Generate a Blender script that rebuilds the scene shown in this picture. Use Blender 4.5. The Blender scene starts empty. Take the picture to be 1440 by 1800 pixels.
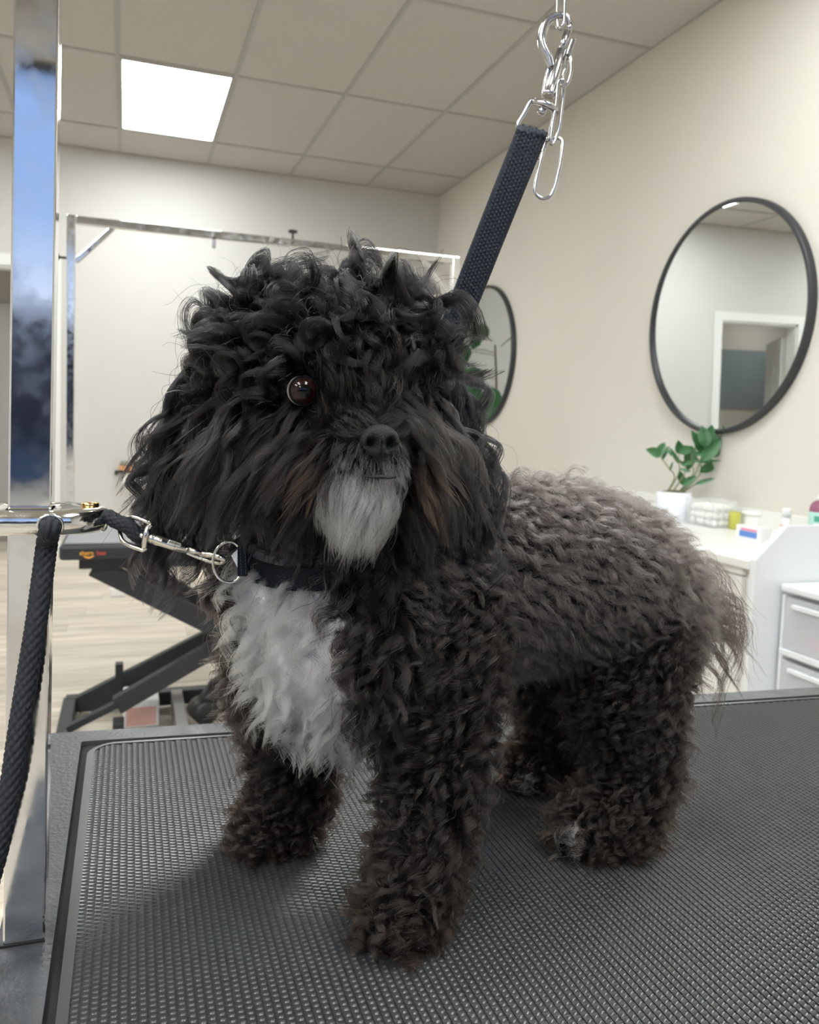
import bpy, bmesh, math, random
import numpy as np
from mathutils import Vector, Matrix, kdtree

random.seed(7)
rng = np.random.default_rng(7)
SC = bpy.context.scene
COL = SC.collection

# ------------------------------------------------------------------ camera
F_PX, CY = 1425.0, 844.0
PIT, ROL, YAW = (math.radians(a) for a in (4.07, 2.02, 19.3))
cw, sw, cp, sp = math.cos(YAW), math.sin(YAW), math.cos(PIT), math.sin(PIT)
FWD = np.array([sw * cp, cw * cp, -sp])
_r0 = np.array([cw, -sw, 0.0])
_u0 = np.cross(_r0, FWD)
CR = math.cos(ROL) * _r0 + math.sin(ROL) * _u0
CU = -math.sin(ROL) * _r0 + math.cos(ROL) * _u0
CAM = np.array([0.0, 0.0, 1.10])

cam_data = bpy.data.cameras.new('camera')
cam_data.sensor_fit = 'HORIZONTAL'
cam_data.sensor_width = 36.0
cam_data.lens = 36.0 * F_PX / 1440.0
cam_data.shift_y = -(900.0 - CY) / 1440.0
cam_data.clip_start = 0.02
cam_data.clip_end = 200
cam_data.dof.use_dof = True
cam_data.dof.focus_distance = 0.535
cam_data.dof.aperture_fstop = 17.0
cam = bpy.data.objects.new('camera', cam_data)
COL.objects.link(cam)
cam.matrix_world = Matrix((
    (CR[0], CU[0], -FWD[0], CAM[0]),
    (CR[1], CU[1], -FWD[1], CAM[1]),
    (CR[2], CU[2], -FWD[2], CAM[2]),
    (0, 0, 0, 1)))
SC.camera = cam

# ------------------------------------------------------------------ view, world, light
SC.view_settings.view_transform = 'Standard'
SC.view_settings.look = 'None'
SC.view_settings.gamma = 1.0
SC.view_settings.use_curve_mapping = False
SC.view_settings.exposure = 0.0
SC.cycles.max_bounces = 8
SC.cycles.diffuse_bounces = 5
SC.cycles.glossy_bounces = 5
SC.cycles.transmission_bounces = 6
SC.cycles.transparent_max_bounces = 12
SC.cycles.sample_clamp_indirect = 6.0
SC.cycles.caustics_reflective = False
SC.cycles.caustics_refractive = False

SKY_STRENGTH = 1.5
PANEL_STRENGTH = 21.0
world = bpy.data.worlds.new('world')
SC.world = world
world.use_nodes = True
wn = world.node_tree
wn.nodes.clear()
bg = wn.nodes.new('ShaderNodeBackground')
wo = wn.nodes.new('ShaderNodeOutputWorld')
tc = wn.nodes.new('ShaderNodeTexCoord')
sep = wn.nodes.new('ShaderNodeSeparateXYZ')
rmp = wn.nodes.new('ShaderNodeValToRGB')
rmp.color_ramp.elements[0].position = 0.0
rmp.color_ramp.elements[0].color = (0.86, 0.92, 1.0, 1)
rmp.color_ramp.elements[1].position = 0.22
rmp.color_ramp.elements[1].color = (0.24, 0.38, 0.70, 1)
wn.links.new(tc.outputs['Generated'], sep.inputs[0])
wn.links.new(sep.outputs['Z'], rmp.inputs[0])
wn.links.new(rmp.outputs[0], bg.inputs['Color'])
bg.inputs['Strength'].default_value = SKY_STRENGTH
wn.links.new(bg.outputs[0], wo.inputs[0])

# room limits
XR, XL, YB, YF, ZC = 2.52, -3.95, 6.67, -3.30, 3.05
# daylight enters by the shop window behind the photographer: a light portal in that opening
pd = bpy.data.lights.new('window_portal', 'AREA')
pd.shape = 'RECTANGLE'
pd.size, pd.size_y = 5.6, 2.1
pd.cycles.is_portal = True
po = bpy.data.objects.new('window_portal', pd)
COL.objects.link(po)
po.location = (-0.7, YF - 0.02, 1.75)
po.rotation_euler = (math.radians(90), 0, 0)   # shines towards +Y


# ------------------------------------------------------------------ projection helpers (points of the room from sightlines)
def ray(x, y):
    return (x - 720) / F_PX * CR - (y - CY) / F_PX * CU + FWD

def W(x, y, Z):
    return CAM + Z * ray(x, y)

def Pz(x, y, z):
    d = ray(x, y)
    return CAM + d * (z - CAM[2]) / d[2]

def Py(x, y, Y):
    d = ray(x, y)
    return CAM + d * Y / d[1]

def Px(x, y, X):
    d = ray(x, y)
    return CAM + d * X / d[0]

def nrm(v):
    v = np.asarray(v, float)
    return v / (np.linalg.norm(v) + 1e-12)

# ------------------------------------------------------------------ materials
MATS = {}

def mat(name, color, rough=0.5, metal=0.0, var=0.0, vscale=20.0, bump=0.0, bscale=200.0, coat=0.0,
        transmission=0.0, emit=None, estr=0.0, alpha=1.0, spec=None, ior=None, rvar=0.0):
    m = bpy.data.materials.new(name)
    m.use_nodes = True
    nt = m.node_tree
    b = nt.nodes['Principled BSDF']
    b.inputs['Base Color'].default_value = (*color, 1)
    b.inputs['Roughness'].default_value = rough
    b.inputs['Metallic'].default_value = metal
    b.inputs['Coat Weight'].default_value = coat
    b.inputs['Transmission Weight'].default_value = transmission
    b.inputs['Alpha'].default_value = alpha
    if spec is not None:
        b.inputs['Specular IOR Level'].default_value = spec
    if ior:
        b.inputs['IOR'].default_value = ior
    if emit:
        b.inputs['Emission Color'].default_value = (*emit, 1)
        b.inputs['Emission Strength'].default_value = estr
    t = nt.nodes.new('ShaderNodeTexCoord')
    if var > 0 or rvar > 0:
        n = nt.nodes.new('ShaderNodeTexNoise')
        n.inputs['Scale'].default_value = vscale
        n.inputs['Detail'].default_value = 5
        nt.links.new(t.outputs['Object'], n.inputs['Vector'])
        if var > 0:
            r = nt.nodes.new('ShaderNodeMapRange')
            r.inputs['From Min'].default_value = 0.3
            r.inputs['From Max'].default_value = 0.7
            r.inputs['To Min'].default_value = 1 - var
            r.inputs['To Max'].default_value = 1 + var
            nt.links.new(n.outputs['Fac'], r.inputs['Value'])
            mx = nt.nodes.new('ShaderNodeVectorMath')
            mx.operation = 'SCALE'
            mx.inputs[0].default_value = color
            nt.links.new(r.outputs[0], mx.inputs['Scale'])
            nt.links.new(mx.outputs[0], b.inputs['Base Color'])
        if rvar > 0:
            r2 = nt.nodes.new('ShaderNodeMapRange')
            r2.inputs['From Min'].default_value = 0.35
            r2.inputs['From Max'].default_value = 0.65
            r2.inputs['To Min'].default_value = max(0.0, rough - rvar)
            r2.inputs['To Max'].default_value = rough + rvar
            nt.links.new(n.outputs['Fac'], r2.inputs['Value'])
            nt.links.new(r2.outputs[0], b.inputs['Roughness'])
    if bump > 0:
        n2 = nt.nodes.new('ShaderNodeTexNoise')
        n2.inputs['Scale'].default_value = bscale
        n2.inputs['Detail'].default_value = 4
        nt.links.new(t.outputs['Object'], n2.inputs['Vector'])
        bp = nt.nodes.new('ShaderNodeBump')
        bp.inputs['Strength'].default_value = bump
        bp.inputs['Distance'].default_value = 0.002
        nt.links.new(n2.outputs['Fac'], bp.inputs['Height'])
        nt.links.new(bp.outputs[0], b.inputs['Normal'])
    MATS[name] = m
    return m

M_wall = mat('cream_paint', (0.685, 0.655, 0.595), 0.75, var=0.02, vscale=1.5, bump=0.15, bscale=90)
M_wallw = mat('warm_white_paint', (0.62, 0.605, 0.585), 0.75, var=0.02, vscale=1.5, bump=0.15, bscale=90)
M_tile = mat('ceiling_tile_fibre', (0.52, 0.50, 0.47), 0.9, var=0.06, vscale=120, bump=0.5, bscale=160)
M_tee = mat('ceiling_grid_steel', (0.40, 0.39, 0.365), 0.6)
M_panel = mat('light_diffuser', (0.9, 0.9, 0.9), 0.5, emit=(0.96, 1.0, 0.99), estr=PANEL_STRENGTH)
M_trim = mat('white_trim_paint', (0.80, 0.80, 0.79), 0.4)
M_white = mat('white_laminate', (0.80, 0.79, 0.76), 0.35, var=0.01, vscale=4)
M_cwhite = mat('cool_white_melamine', (0.78, 0.80, 0.82), 0.35)
M_chrome = mat('scratched_chrome', (0.83, 0.82, 0.80), 0.10, 1.0, rvar=0.06, vscale=60)
M_cast = mat('polished_cast_steel', (0.86, 0.84, 0.79), 0.12, 1.0, rvar=0.04, vscale=120, bump=0.08, bscale=90)
M_nickel = mat('nickel_plate', (0.70, 0.67, 0.60), 0.20, 1.0, rvar=0.05, vscale=400)
M_steel = mat('bright_steel', (0.52, 0.51, 0.51), 0.20, 1.0, rvar=0.04, vscale=400)
M_brass = mat('brass', (0.85, 0.55, 0.22), 0.2, 1.0)
M_blackpl = mat('black_frame_plastic', (0.055, 0.057, 0.062), 0.36, var=0.25, vscale=35, bump=0.35, bscale=240, rvar=0.08)
M_rubber = mat('black_rubber_mat', (0.040, 0.042, 0.045), 0.28, var=0.1, vscale=60, spec=0.8)
M_blacksteel = mat('black_powdercoat_steel', (0.018, 0.019, 0.022), 0.45)
M_darkgap = mat('dark_recess', (0.01, 0.01, 0.011), 0.8)
M_rope = mat('black_navy_braid', (0.006, 0.008, 0.014), 0.6, var=0.4, vscale=900, bump=0.4, bscale=2500)
M_web = mat('navy_webbing', (0.017, 0.024, 0.037), 0.6, var=0.35, vscale=700, bump=0.3, bscale=3000)
M_collar = mat('black_collar_webbing', (0.005, 0.007, 0.012), 0.7, var=0.3, vscale=700, bump=0.5, bscale=2500, spec=0.25)
M_mframe = mat('black_mirror_frame', (0.03, 0.032, 0.035), 0.4)
M_mirror = mat('mirror_silver', (0.86, 0.89, 0.88), 0.015, 1.0)
M_leaf = mat('glossy_green_leaf', (0.035, 0.13, 0.04), 0.35, var=0.35, vscale=18)
M_figleaf = mat('fig_leaf', (0.05, 0.16, 0.06), 0.4, var=0.3, vscale=9)
M_stem = mat('green_stem', (0.20, 0.23, 0.11), 0.5)
M_bark = mat('fig_bark', (0.16, 0.12, 0.08), 0.8, var=0.2, vscale=30)
M_soil = mat('mossy_soil', (0.13, 0.11, 0.05), 0.9, var=0.3, vscale=60, bump=0.8, bscale=90)
M_pot = mat('white_ceramic', (0.85, 0.86, 0.90), 0.2)
M_clear = mat('clear_plastic', (0.93, 0.95, 0.96), 0.08, alpha=0.18)
M_frost = mat('frosted_plastic', (0.88, 0.90, 0.93), 0.35, alpha=0.38)
M_cotton = mat('cotton', (0.88, 0.86, 0.83), 0.95, bump=0.8, bscale=200)
M_yellow = mat('yellow_green_wax', (0.50, 0.50, 0.09), 0.35)
M_wpl = mat('white_plastic', (0.85, 0.85, 0.84), 0.35)
M_blue = mat('blue_print', (0.10, 0.24, 0.60), 0.5)
M_pinkp = mat('pink_print', (0.80, 0.18, 0.35), 0.5)
M_grlab = mat('pale_green_label', (0.38, 0.60, 0.53), 0.5)
M_grtxt = mat('green_print', (0.07, 0.33, 0.25), 0.5)
M_plum = mat('plum_liquid_plastic', (0.30, 0.10, 0.17), 0.2)
M_redp = mat('red_print', (0.6, 0.08, 0.06), 0.5)
M_dkprint = mat('dark_print', (0.06, 0.06, 0.08), 0.5)
M_bluep = mat('pale_blue_print', (0.35, 0.45, 0.65), 0.6)
M_pinkobj = mat('pink_plastic', (0.85, 0.22, 0.38), 0.4)
M_orange = mat('orange_print', (0.75, 0.34, 0.04), 0.5)
M_orwood = mat('orange_plastic', (0.65, 0.33, 0.15), 0.5)
M_grey = mat('grey_plastic', (0.28, 0.26, 0.24), 0.5)
M_redlabel = mat('pale_red_warning_label', (0.75, 0.45, 0.40), 0.5)
M_board = mat('grey_blue_board', (0.30, 0.36, 0.38), 0.35)
M_asphalt = mat('asphalt', (0.06, 0.065, 0.07), 0.9)
M_brick = mat('brown_facade', (0.07, 0.06, 0.06), 0.8)
M_capblk = mat('black_plastic', (0.02, 0.02, 0.02), 0.4)

def wood_mat():
    m = bpy.data.materials.new('pale_wood_plank')
    m.use_nodes = True
    nt = m.node_tree
    b = nt.nodes['Principled BSDF']
    t = nt.nodes.new('ShaderNodeTexCoord')
    oi = nt.nodes.new('ShaderNodeObjectInfo')
    mp = nt.nodes.new('ShaderNodeMapping')
    mp.inputs['Scale'].default_value = (1.2, 16, 1)
    cmb = nt.nodes.new('ShaderNodeVectorMath')
    cmb.operation = 'SCALE'
    cmb.inputs[0].default_value = (37, 11, 5)
    nt.links.new(oi.outputs['Random'], cmb.inputs['Scale'])
    nt.links.new(cmb.outputs[0], mp.inputs['Location'])
    nt.links.new(t.outputs['Object'], mp.inputs['Vector'])
    n = nt.nodes.new('ShaderNodeTexNoise')
    n.inputs['Scale'].default_value = 1.6
    n.inputs['Detail'].default_value = 6
    n.inputs['Roughness'].default_value = 0.6
    nt.links.new(mp.outputs[0], n.inputs['Vector'])
    r = nt.nodes.new('ShaderNodeValToRGB')
    r.color_ramp.elements[0].position = 0.30
    r.color_ramp.elements[0].color = (0.42, 0.36, 0.29, 1)
    r.color_ramp.elements[1].position = 0.66
    r.color_ramp.elements[1].color = (0.72, 0.645, 0.54, 1)
    nt.links.new(n.outputs['Fac'], r.inputs[0])
    h = nt.nodes.new('ShaderNodeHueSaturation')
    mr = nt.nodes.new('ShaderNodeMapRange')
    mr.inputs['To Min'].default_value = 0.86
    mr.inputs['To Max'].default_value = 1.12
    nt.links.new(oi.outputs['Random'], mr.inputs['Value'])
    nt.links.new(mr.outputs[0], h.inputs['Value'])
    nt.links.new(r.outputs[0], h.inputs['Color'])
    nt.links.new(h.outputs[0], b.inputs['Base Color'])
    b.inputs['Roughness'].default_value = 0.45
    return m
M_plank = wood_mat()

# ------------------------------------------------------------------ object helpers
def tag(o, label=None, cat=None, group=None, kind=None):
    if label: o['label'] = label
    if cat: o['category'] = cat
    if group: o['group'] = group
    if kind: o['kind'] = kind
    return o

def adopt(o, parent):
    o.parent = parent
    m = Matrix.Translation(Vector(parent.location)) if parent.get('_t', 1) else Matrix()
    p = parent
    mm = Matrix()
    chain = []
    while p is not None:
        chain.append(p)
        p = p.parent
    for q in reversed(chain):
        mm = mm @ q.matrix_parent_inverse @ q.matrix_basis
    o.matrix_parent_inverse = mm.inverted()
    return o

def obj(name, bm, material, parent=None, smooth=False):
    me = bpy.data.meshes.new(name)
    if isinstance(bm, bmesh.types.BMesh):
        bm.normal_update()
        bm.to_mesh(me)
        bm.free()
    else:
        me.from_pydata([tuple(map(float, v)) for v in bm[0]], [], bm[1])
    mats = material if isinstance(material, (list, tuple)) else [material]
    for m in mats:
        me.materials.append(m)
    if smooth:
        me.polygons.foreach_set('use_smooth', [True] * len(me.polygons))
    o = bpy.data.objects.new(name, me)
    COL.objects.link(o)
    if parent is not None:
        adopt(o, parent)
    return o

def empty(name, loc, label, cat, group=None):
    o = bpy.data.objects.new(name, None)
    o.empty_display_size = 0.05
    COL.objects.link(o)
    o.location = tuple(float(v) for v in loc)
    tag(o, label, cat, group)
    return o

def BM():
    return bmesh.new()

def box(bm, x0, x1, y0, y1, z0, z1, bev=0.0, mi=0):
    vs = [bm.verts.new((x, y, z)) for x in (x0, x1) for y in (y0, y1) for z in (z0, z1)]
    fs = []
    for q in ((0, 1, 3, 2), (4, 6, 7, 5), (0, 4, 5, 1), (2, 3, 7, 6), (0, 2, 6, 4), (1, 5, 7, 3)):
        f = bm.faces.new([vs[i] for i in q])
        f.material_index = mi
        fs.append(f)
    if bev > 0:
        es = list({e for f in fs for e in f.edges})
        r = bmesh.ops.bevel(bm, geom=es, offset=bev, segments=2, affect='EDGES', profile=0.5)
        for f in r['faces']:
            f.material_index = mi
    return bm

def obox(bm, c, ax, ay, az, sx, sy, sz, bev=0.0):
    """box centred at c along unit axes ax, ay, az with full sizes"""
    c = np.asarray(c, float)
    n0 = len(bm.verts)
    t = bmesh.new()
    box(t, -sx / 2, sx / 2, -sy / 2, sy / 2, -sz / 2, sz / 2, bev)
    merge(bm, t, lambda p: c + p[0] * np.asarray(ax) + p[1] * np.asarray(ay) + p[2] * np.asarray(az))

def merge(bm, t, fn):
    mp = {}
    for v in t.verts:
        mp[v] = bm.verts.new(tuple(fn(np.array(v.co))))
    for f in t.faces:
        nf = bm.faces.new([mp[v] for v in f.verts])
        nf.material_index = f.material_index
        nf.smooth = f.smooth
    t.free()

def frame_of(d):
    d = nrm(d)
    a = np.array([0, 0, 1.0]) if abs(d[2]) < 0.9 else np.array([1.0, 0, 0])
    u = nrm(np.cross(d, a))
    return u, np.cross(d, u)

def tube(bm, pts, rad, seg=12, closed=False, cap=True, ex=1.0, up=None, rfun=None):
    """round tube along pts; rad scalar or list"""
    pts = [np.asarray(p, float) for p in pts]
    n = len(pts)
    rads = list(rad) if hasattr(rad, '__len__') else [rad] * n
    rings = []
    u = None
    for i in range(n):
        if closed:
            d = pts[(i + 1) % n] - pts[i - 1]
        else:
            d = pts[min(i + 1, n - 1)] - pts[max(i - 1, 0)]
        d = nrm(d)
        if up is not None:
            u = nrm(np.cross(up, d)); v = np.cross(d, u)
        else:
            if u is None:
                u, v = frame_of(d)
            u = nrm(u - d * (u @ d))
            v = np.cross(d, u)
        ring = []
        for k in range(seg):
            a = 2 * math.pi * k / seg
            rr = rads[i] if rfun is None else rads[i] * rfun(i, a)
            ring.append(bm.verts.new(tuple(pts[i] + rr * (math.cos(a) * u + ex * math.sin(a) * v))))
        rings.append(ring)
    m = n if closed else n - 1
    for i in range(m):
        A, B = rings[i], rings[(i + 1) % n]
        off = 0
        if closed and i == n - 1:
            best = min(range(seg), key=lambda s: (A[0].co - B[s].co).length)
            off = best
        for k in range(seg):
            f = bm.faces.new([A[k], A[(k + 1) % seg], B[(k + 1 + off) % seg], B[(k + off) % seg]])
            f.smooth = True
    if cap and not closed:
        bm.faces.new(rings[0][::-1])
        bm.faces.new(rings[-1])
    return bm

def spline(pts, n=8, closed=False):
    P = [np.asarray(p, float) for p in pts]
    m = len(P)
    out = []
    for i in range(m if closed else m - 1):
        if closed:
            p0, p1, p2, p3 = P[i - 1], P[i], P[(i + 1) % m], P[(i + 2) % m]
        else:
            p0, p1, p2, p3 = P[max(i - 1, 0)], P[i], P[i + 1], P[min(i + 2, m - 1)]
        for k in range(n):
            t = k / n
            out.append(0.5 * (2 * p1 + (p2 - p0) * t + (2 * p0 - 5 * p1 + 4 * p2 - p3) * t * t + (3 * p1 - p0 - 3 * p2 + p3) * t ** 3))
    if not closed:
        out.append(P[-1])
    return out

def lathe(bm, prof, c=(0, 0, 0), ax=(0, 0, 1), seg=28, mi=0):
    c = np.asarray(c, float)
    d = nrm(ax)
    u, v = frame_of(d)
    rings = []
    for r, h in prof:
        rings.append([bm.verts.new(tuple(c + d * h + r * (math.cos(2 * math.pi * k / seg) * u + math.sin(2 * math.pi * k / seg) * v))) for k in range(seg)])
    for i in range(len(rings) - 1):
        for k in range(seg):
            f = bm.faces.new([rings[i][k], rings[i][(k + 1) % seg], rings[i + 1][(k + 1) % seg], rings[i + 1][k]])
            f.smooth = True
            f.material_index = mi
    if prof[0][0] > 1e-6:
        bm.faces.new(rings[0][::-1]).material_index = mi
    if prof[-1][0] > 1e-6:
        bm.faces.new(rings[-1]).material_index = mi
    return bm

def prism(bm, poly, axis, a0, a1, mi=0):
    """extrude 2-D polygon; axis 'x': poly=(y,z), 'y': (x,z), 'z': (x,y)"""
    def P(p, a):
        if axis == 'x': return (a, p[0], p[1])
        if axis == 'y': return (p[0], a, p[1])
        return (p[0], p[1], a)
    A = [bm.verts.new(P(p, a0)) for p in poly]
    B = [bm.verts.new(P(p, a1)) for p in poly]
    n = len(poly)
    fs = [bm.faces.new(A), bm.faces.new(B[::-1])]
    for i in range(n):
        fs.append(bm.faces.new([A[i], B[i], B[(i + 1) % n], A[(i + 1) % n]]))
    for f in fs:
        f.material_index = mi
    bmesh.ops.recalc_face_normals(bm, faces=fs)
    return bm

# ================================================================== ROOM
def struct(name, bm, m):
    o = obj(name, bm, m)
    o['kind'] = 'structure'
    return o

b = BM(); box(b, XL - 0.3, XR + 0.15, YF - 0.1, 8.2, -0.06, -0.004)
floor = struct('floor', b, mat('floor_underlay', (0.42, 0.37, 0.31), 0.6))
# planks
PW, PL = 0.182, 1.22
b = BM(); box(b, 0.0012, PL - 0.0012, 0.001, PW - 0.001, -0.006, 0.0, 0.0008)
pl0 = None
row = 0
y = 1.2
while y < 7.9:
    off = (row * 0.47) % 1.0 * PL
    x = XL - off
    while x < XR:
        if x + PL > XL and not (y > YB - 0.05 and x + PL > -0.3):
            if pl0 is None:
                pl0 = obj('plank', b, M_plank, floor)
                q = pl0
            else:
                q = pl0.copy(); COL.objects.link(q)
            x0c = x
            q.location = (x0c, y, 0)
        x += PL
    y += PW
    row += 1

b = BM(); box(b, XR, XR + 0.12, YF - 0.12, YB + 0.12, 0, ZC + 0.1); struct('wall_right', b, M_wall)
b = BM(); box(b, XL - 0.12, XL, YF - 0.12, YB + 0.12, 0, ZC + 0.1); struct('wall_left', b, M_wallw)
DX0, DX1, DH = -1.52, -0.56, 2.14
b = BM()
box(b, DX1, XR, YB, YB + 0.12, 0, ZC + 0.1)
box(b, XL, DX0, YB, YB + 0.12, 0, ZC + 0.1)
box(b, DX0, DX1, YB, YB + 0.12, DH, ZC + 0.1)
struct('wall_back', b, M_wallw)
# front wall with shop window
b = BM()
WX0, WX1, WZ0, WZ1 = -3.5, 2.1, 0.65, 2.80
box(b, XL, WX0, YF - 0.12, YF, 0, ZC + 0.1)
box(b, WX1, XR, YF - 0.12, YF, 0, ZC + 0.1)
box(b, WX0, WX1, YF - 0.12, YF, 0, WZ0)
box(b, WX0, WX1, YF - 0.12, YF, WZ1, ZC + 0.1)
struct('wall_front', b, M_wallw)
b = BM()
for xx in (WX0, -0.75, WX1 - 0.05):
    box(b, xx, xx + 0.05, YF - 0.09, YF - 0.03, WZ0, WZ1)
box(b, WX0, WX1, YF - 0.09, YF - 0.03, WZ0, WZ0 + 0.05)
box(b, WX0, WX1, YF - 0.09, YF - 0.03, WZ1 - 0.05, WZ1)
struct('window_1', b, M_capblk)
# street outside
b = BM(); box(b, -40, 40, -60, YF - 0.5, -0.2, -0.02); struct('ground', b, M_asphalt)
b = BM(); box(b, -30, 30, -34, -28, -0.02, 4.4); struct('exterior_facade', b, M_brick)

# ceiling: slab, grid, tiles
b = BM(); box(b, XL - 0.12, XR + 0.12, YF - 0.12, YB + 0.12, ZC + 0.03, ZC + 0.12)
ceiling = struct('ceiling', b, M_tile)
GX = [-0.07 + 0.645 * k for k in range(-6, 5)]
GX[0] = XL; GX[-1] = XR
GY = [YF] + [6.12 - 1.22 * k for k in range(7, -1, -1)] + [YB]
b = BM()
for gx in GX:
    box(b, gx - 0.012, gx + 0.012, YF, YB, ZC - 0.002, ZC + 0.02)
for gy in GY:
    box(b, XL, XR, gy - 0.012, gy + 0.012, ZC - 0.0025, ZC + 0.02)
obj('ceiling_grid', b, M_tee, ceiling)
LIGHTS = {(6, 7), (2, 7), (4, 4), (8, 4), (4, 2), (7, 2), (2, 2), (3, 0)}   # (ix, iy); includes unseen panels added to strengthen the light near the camera
proto_tiles = {}
lightproto = None
for ix in range(len(GX) - 1):
    for iy in range(len(GY) - 1):
        sx, sy = GX[ix + 1] - GX[ix], GY[iy + 1] - GY[iy]
        if sx < 0.05 or sy < 0.05:
            continue
        if (ix, iy) in LIGHTS:
            lab = 'glowing rectangular light panel set in the ceiling above the far wall' if (ix, iy) == (6, 7) else {(2, 7): 'light panel of the far ceiling out of view left of the chrome post', (4, 4): 'unseen light panel added over the open floor left of the dog', (8, 4): 'unseen light panel added over the white counter', (4, 2): 'light panel behind the photographer toward the middle of the room', (7, 2): 'light panel behind the photographer toward the cream wall', (2, 2): 'unseen light panel added over the left side of the room', (3, 0): 'unseen light panel added next to the shop window'}[(ix, iy)]
            e = empty('ceiling_light', (GX[ix], GY[iy], ZC), lab, 'light', 'ceiling light panels')
            if lightproto is None:
                bb = BM()
                box(bb, 0.012, sx - 0.012, 0.012, 0.030, -0.006, 0.018)
                box(bb, 0.012, sx - 0.012, sy - 0.045, sy - 0.012, -0.006, 0.018)
                box(bb, 0.012, 0.026, 0.03, sy - 0.03, -0.006, 0.018)
                box(bb, sx - 0.026, sx - 0.012, 0.03, sy - 0.03, -0.006, 0.018)
                f1 = obj('light_frame', bb, M_tee); f1.parent = e
                bb = BM(); box(bb, 0.026, sx - 0.026, 0.030, sy - 0.030, -0.002, 0.01)
                f2 = obj('diffuser', bb, M_panel); f2.parent = e
                lightproto = (f1, f2)
            else:
                for pz in lightproto:
                    c_ = pz.copy(); COL.objects.link(c_); c_.parent = e
            continue
        key = (round(sx, 3), round(sy, 3))
        if key not in proto_tiles:
            bb = BM(); box(bb, 0.010, sx - 0.010, 0.010, sy - 0.010, 0.0025, 0.02)
            t = obj('ceiling_tile', bb, M_tile, ceiling)
            proto_tiles[key] = t
        else:
            t = proto_tiles[key].copy(); COL.objects.link(t)
        t.location = (GX[ix], GY[iy], ZC + (0.0 if (ix * 7 + iy * 3) % 4 else 0.0015))

# door casing and back room
b = BM()
CW_ = 0.085
box(b, DX1, DX1 + CW_, YB - 0.018, YB, 0, DH + CW_)
box(b, DX0 - CW_, DX0, YB - 0.018, YB, 0, DH + CW_)
box(b, DX0, DX1, YB - 0.018, YB, DH, DH + CW_)
box(b, DX1 - 0.02, DX1, YB, YB + 0.12, 0, DH)
box(b, DX0, DX0 + 0.02, YB, YB + 0.12, 0, DH)
box(b, DX0, DX1, YB, YB + 0.12, DH - 0.02, DH)
struct('door_1', b, M_trim)
b = BM()
box(b, XL, DX1 + 0.25, 8.05, 8.17, 0, 2.6)
struct('wall_corridor_back', b, M_wall)
b = BM(); box(b, DX1 + 0.13, DX1 + 0.25, YB + 0.12, 8.05, 0, 2.6); struct('wall_corridor_right', b, M_wall)
b = BM(); box(b, XL - 0.1, XL, YB + 0.12, 8.05, 0, 2.6); struct('wall_corridor_left', b, M_wall)
e = empty('ceiling_light', (-2.2, 7.4, 2.5), 'flat light panel added to brighten the corridor behind the open doorway', 'light')  # lamp added to light the otherwise dark corridor
b = BM(); box(b, -2.5, -1.9, 7.25, 7.55, 2.485, 2.499); obj('diffuser', b, mat('corridor_fill_panel', (.9, .9, .9), .5, emit=(1, .98, .95), estr=9.0), e)
b = BM(); box(b, XL, DX1 + 0.25, YB + 0.12, 8.17, 2.5, 2.6); struct('ceiling_corridor', b, M_tile)

def panel_door(name, x0, x1, y0, y1, h, axis):
    bb = BM()
    w = (x1 - x0) if axis == 'x' else (y1 - y0)
    def bx(a0, a1, z0, z1, d0, d1):
        if axis == 'x':
            box(bb, x0 + a0, x0 + a1, y0 + d0, y0 + d1, z0, z1, 0.003)
        else:
            box(bb, x0 + d0, x0 + d1, y0 + a0, y0 + a1, z0, z1, 0.003)
    bx(0, w, 0.01, h, 0.008, 0.032)
    s = 0.11
    for a0, a1 in ((0, s), (w / 2 - s / 2, w / 2 + s / 2), (w - s, w)):
        bx(a0, a1, 0.01, h, 0.0, 0.04)
    for z0, z1 in ((0.01, 0.22), (0.85, 1.0), (1.55, 1.66), (h - 0.12, h)):
        bx(0.001, w - 0.001, z0 + 0.001, z1 - 0.001, 0.0015, 0.0385)
    return struct(name, bb, M_trim)
panel_door('door_2', -1.42, -0.66, 8.0, 8.04, 2.02, 'x')
d3 = panel_door('door_3', 0.0, 0.04, 0.0, 0.86, 2.03, 'y')
d3.location = (DX0 + 0.0, YB + 0.15, 0); d3.rotation_euler = (0, 0, math.radians(33))
b = BM()
box(b, -2.62, -1.58, 8.03, 8.0495, 1.30, 2.0)
bo = obj('board', b, M_board)
tag(bo, 'grey blue wall board seen in the round mirror through the doorway', 'board')

# baseboards
b = BM(); box(b, XR - 0.014, XR, 4.3, YB, 0, 0.10); struct('baseboard_right', b, M_trim)
b = BM(); box(b, DX1 + CW_, XR, YB - 0.014, YB, 0, 0.10); struct('baseboard_back', b, M_trim)

# ================================================================== MIRRORS
def mirror(y, z, r, label):
    e = empty('wall_mirror', (XR, y, z), label, 'mirror', 'round mirrors on the cream wall')
    return e
R0 = 0.515
me_ = mirror(3.005, 1.612, R0, 'large round black framed mirror above the white counter and pot plant')
bb = BM()
prof = [(R0, 0.0), (R0, 0.030), (R0 - 0.004, 0.034), (R0 - 0.018, 0.034), (R0 - 0.021, 0.030), (R0 - 0.021, 0.012)]
seg = 96
lathe(bb, prof, (0, 0, 0), (-1, 0, 0), seg)
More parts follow.
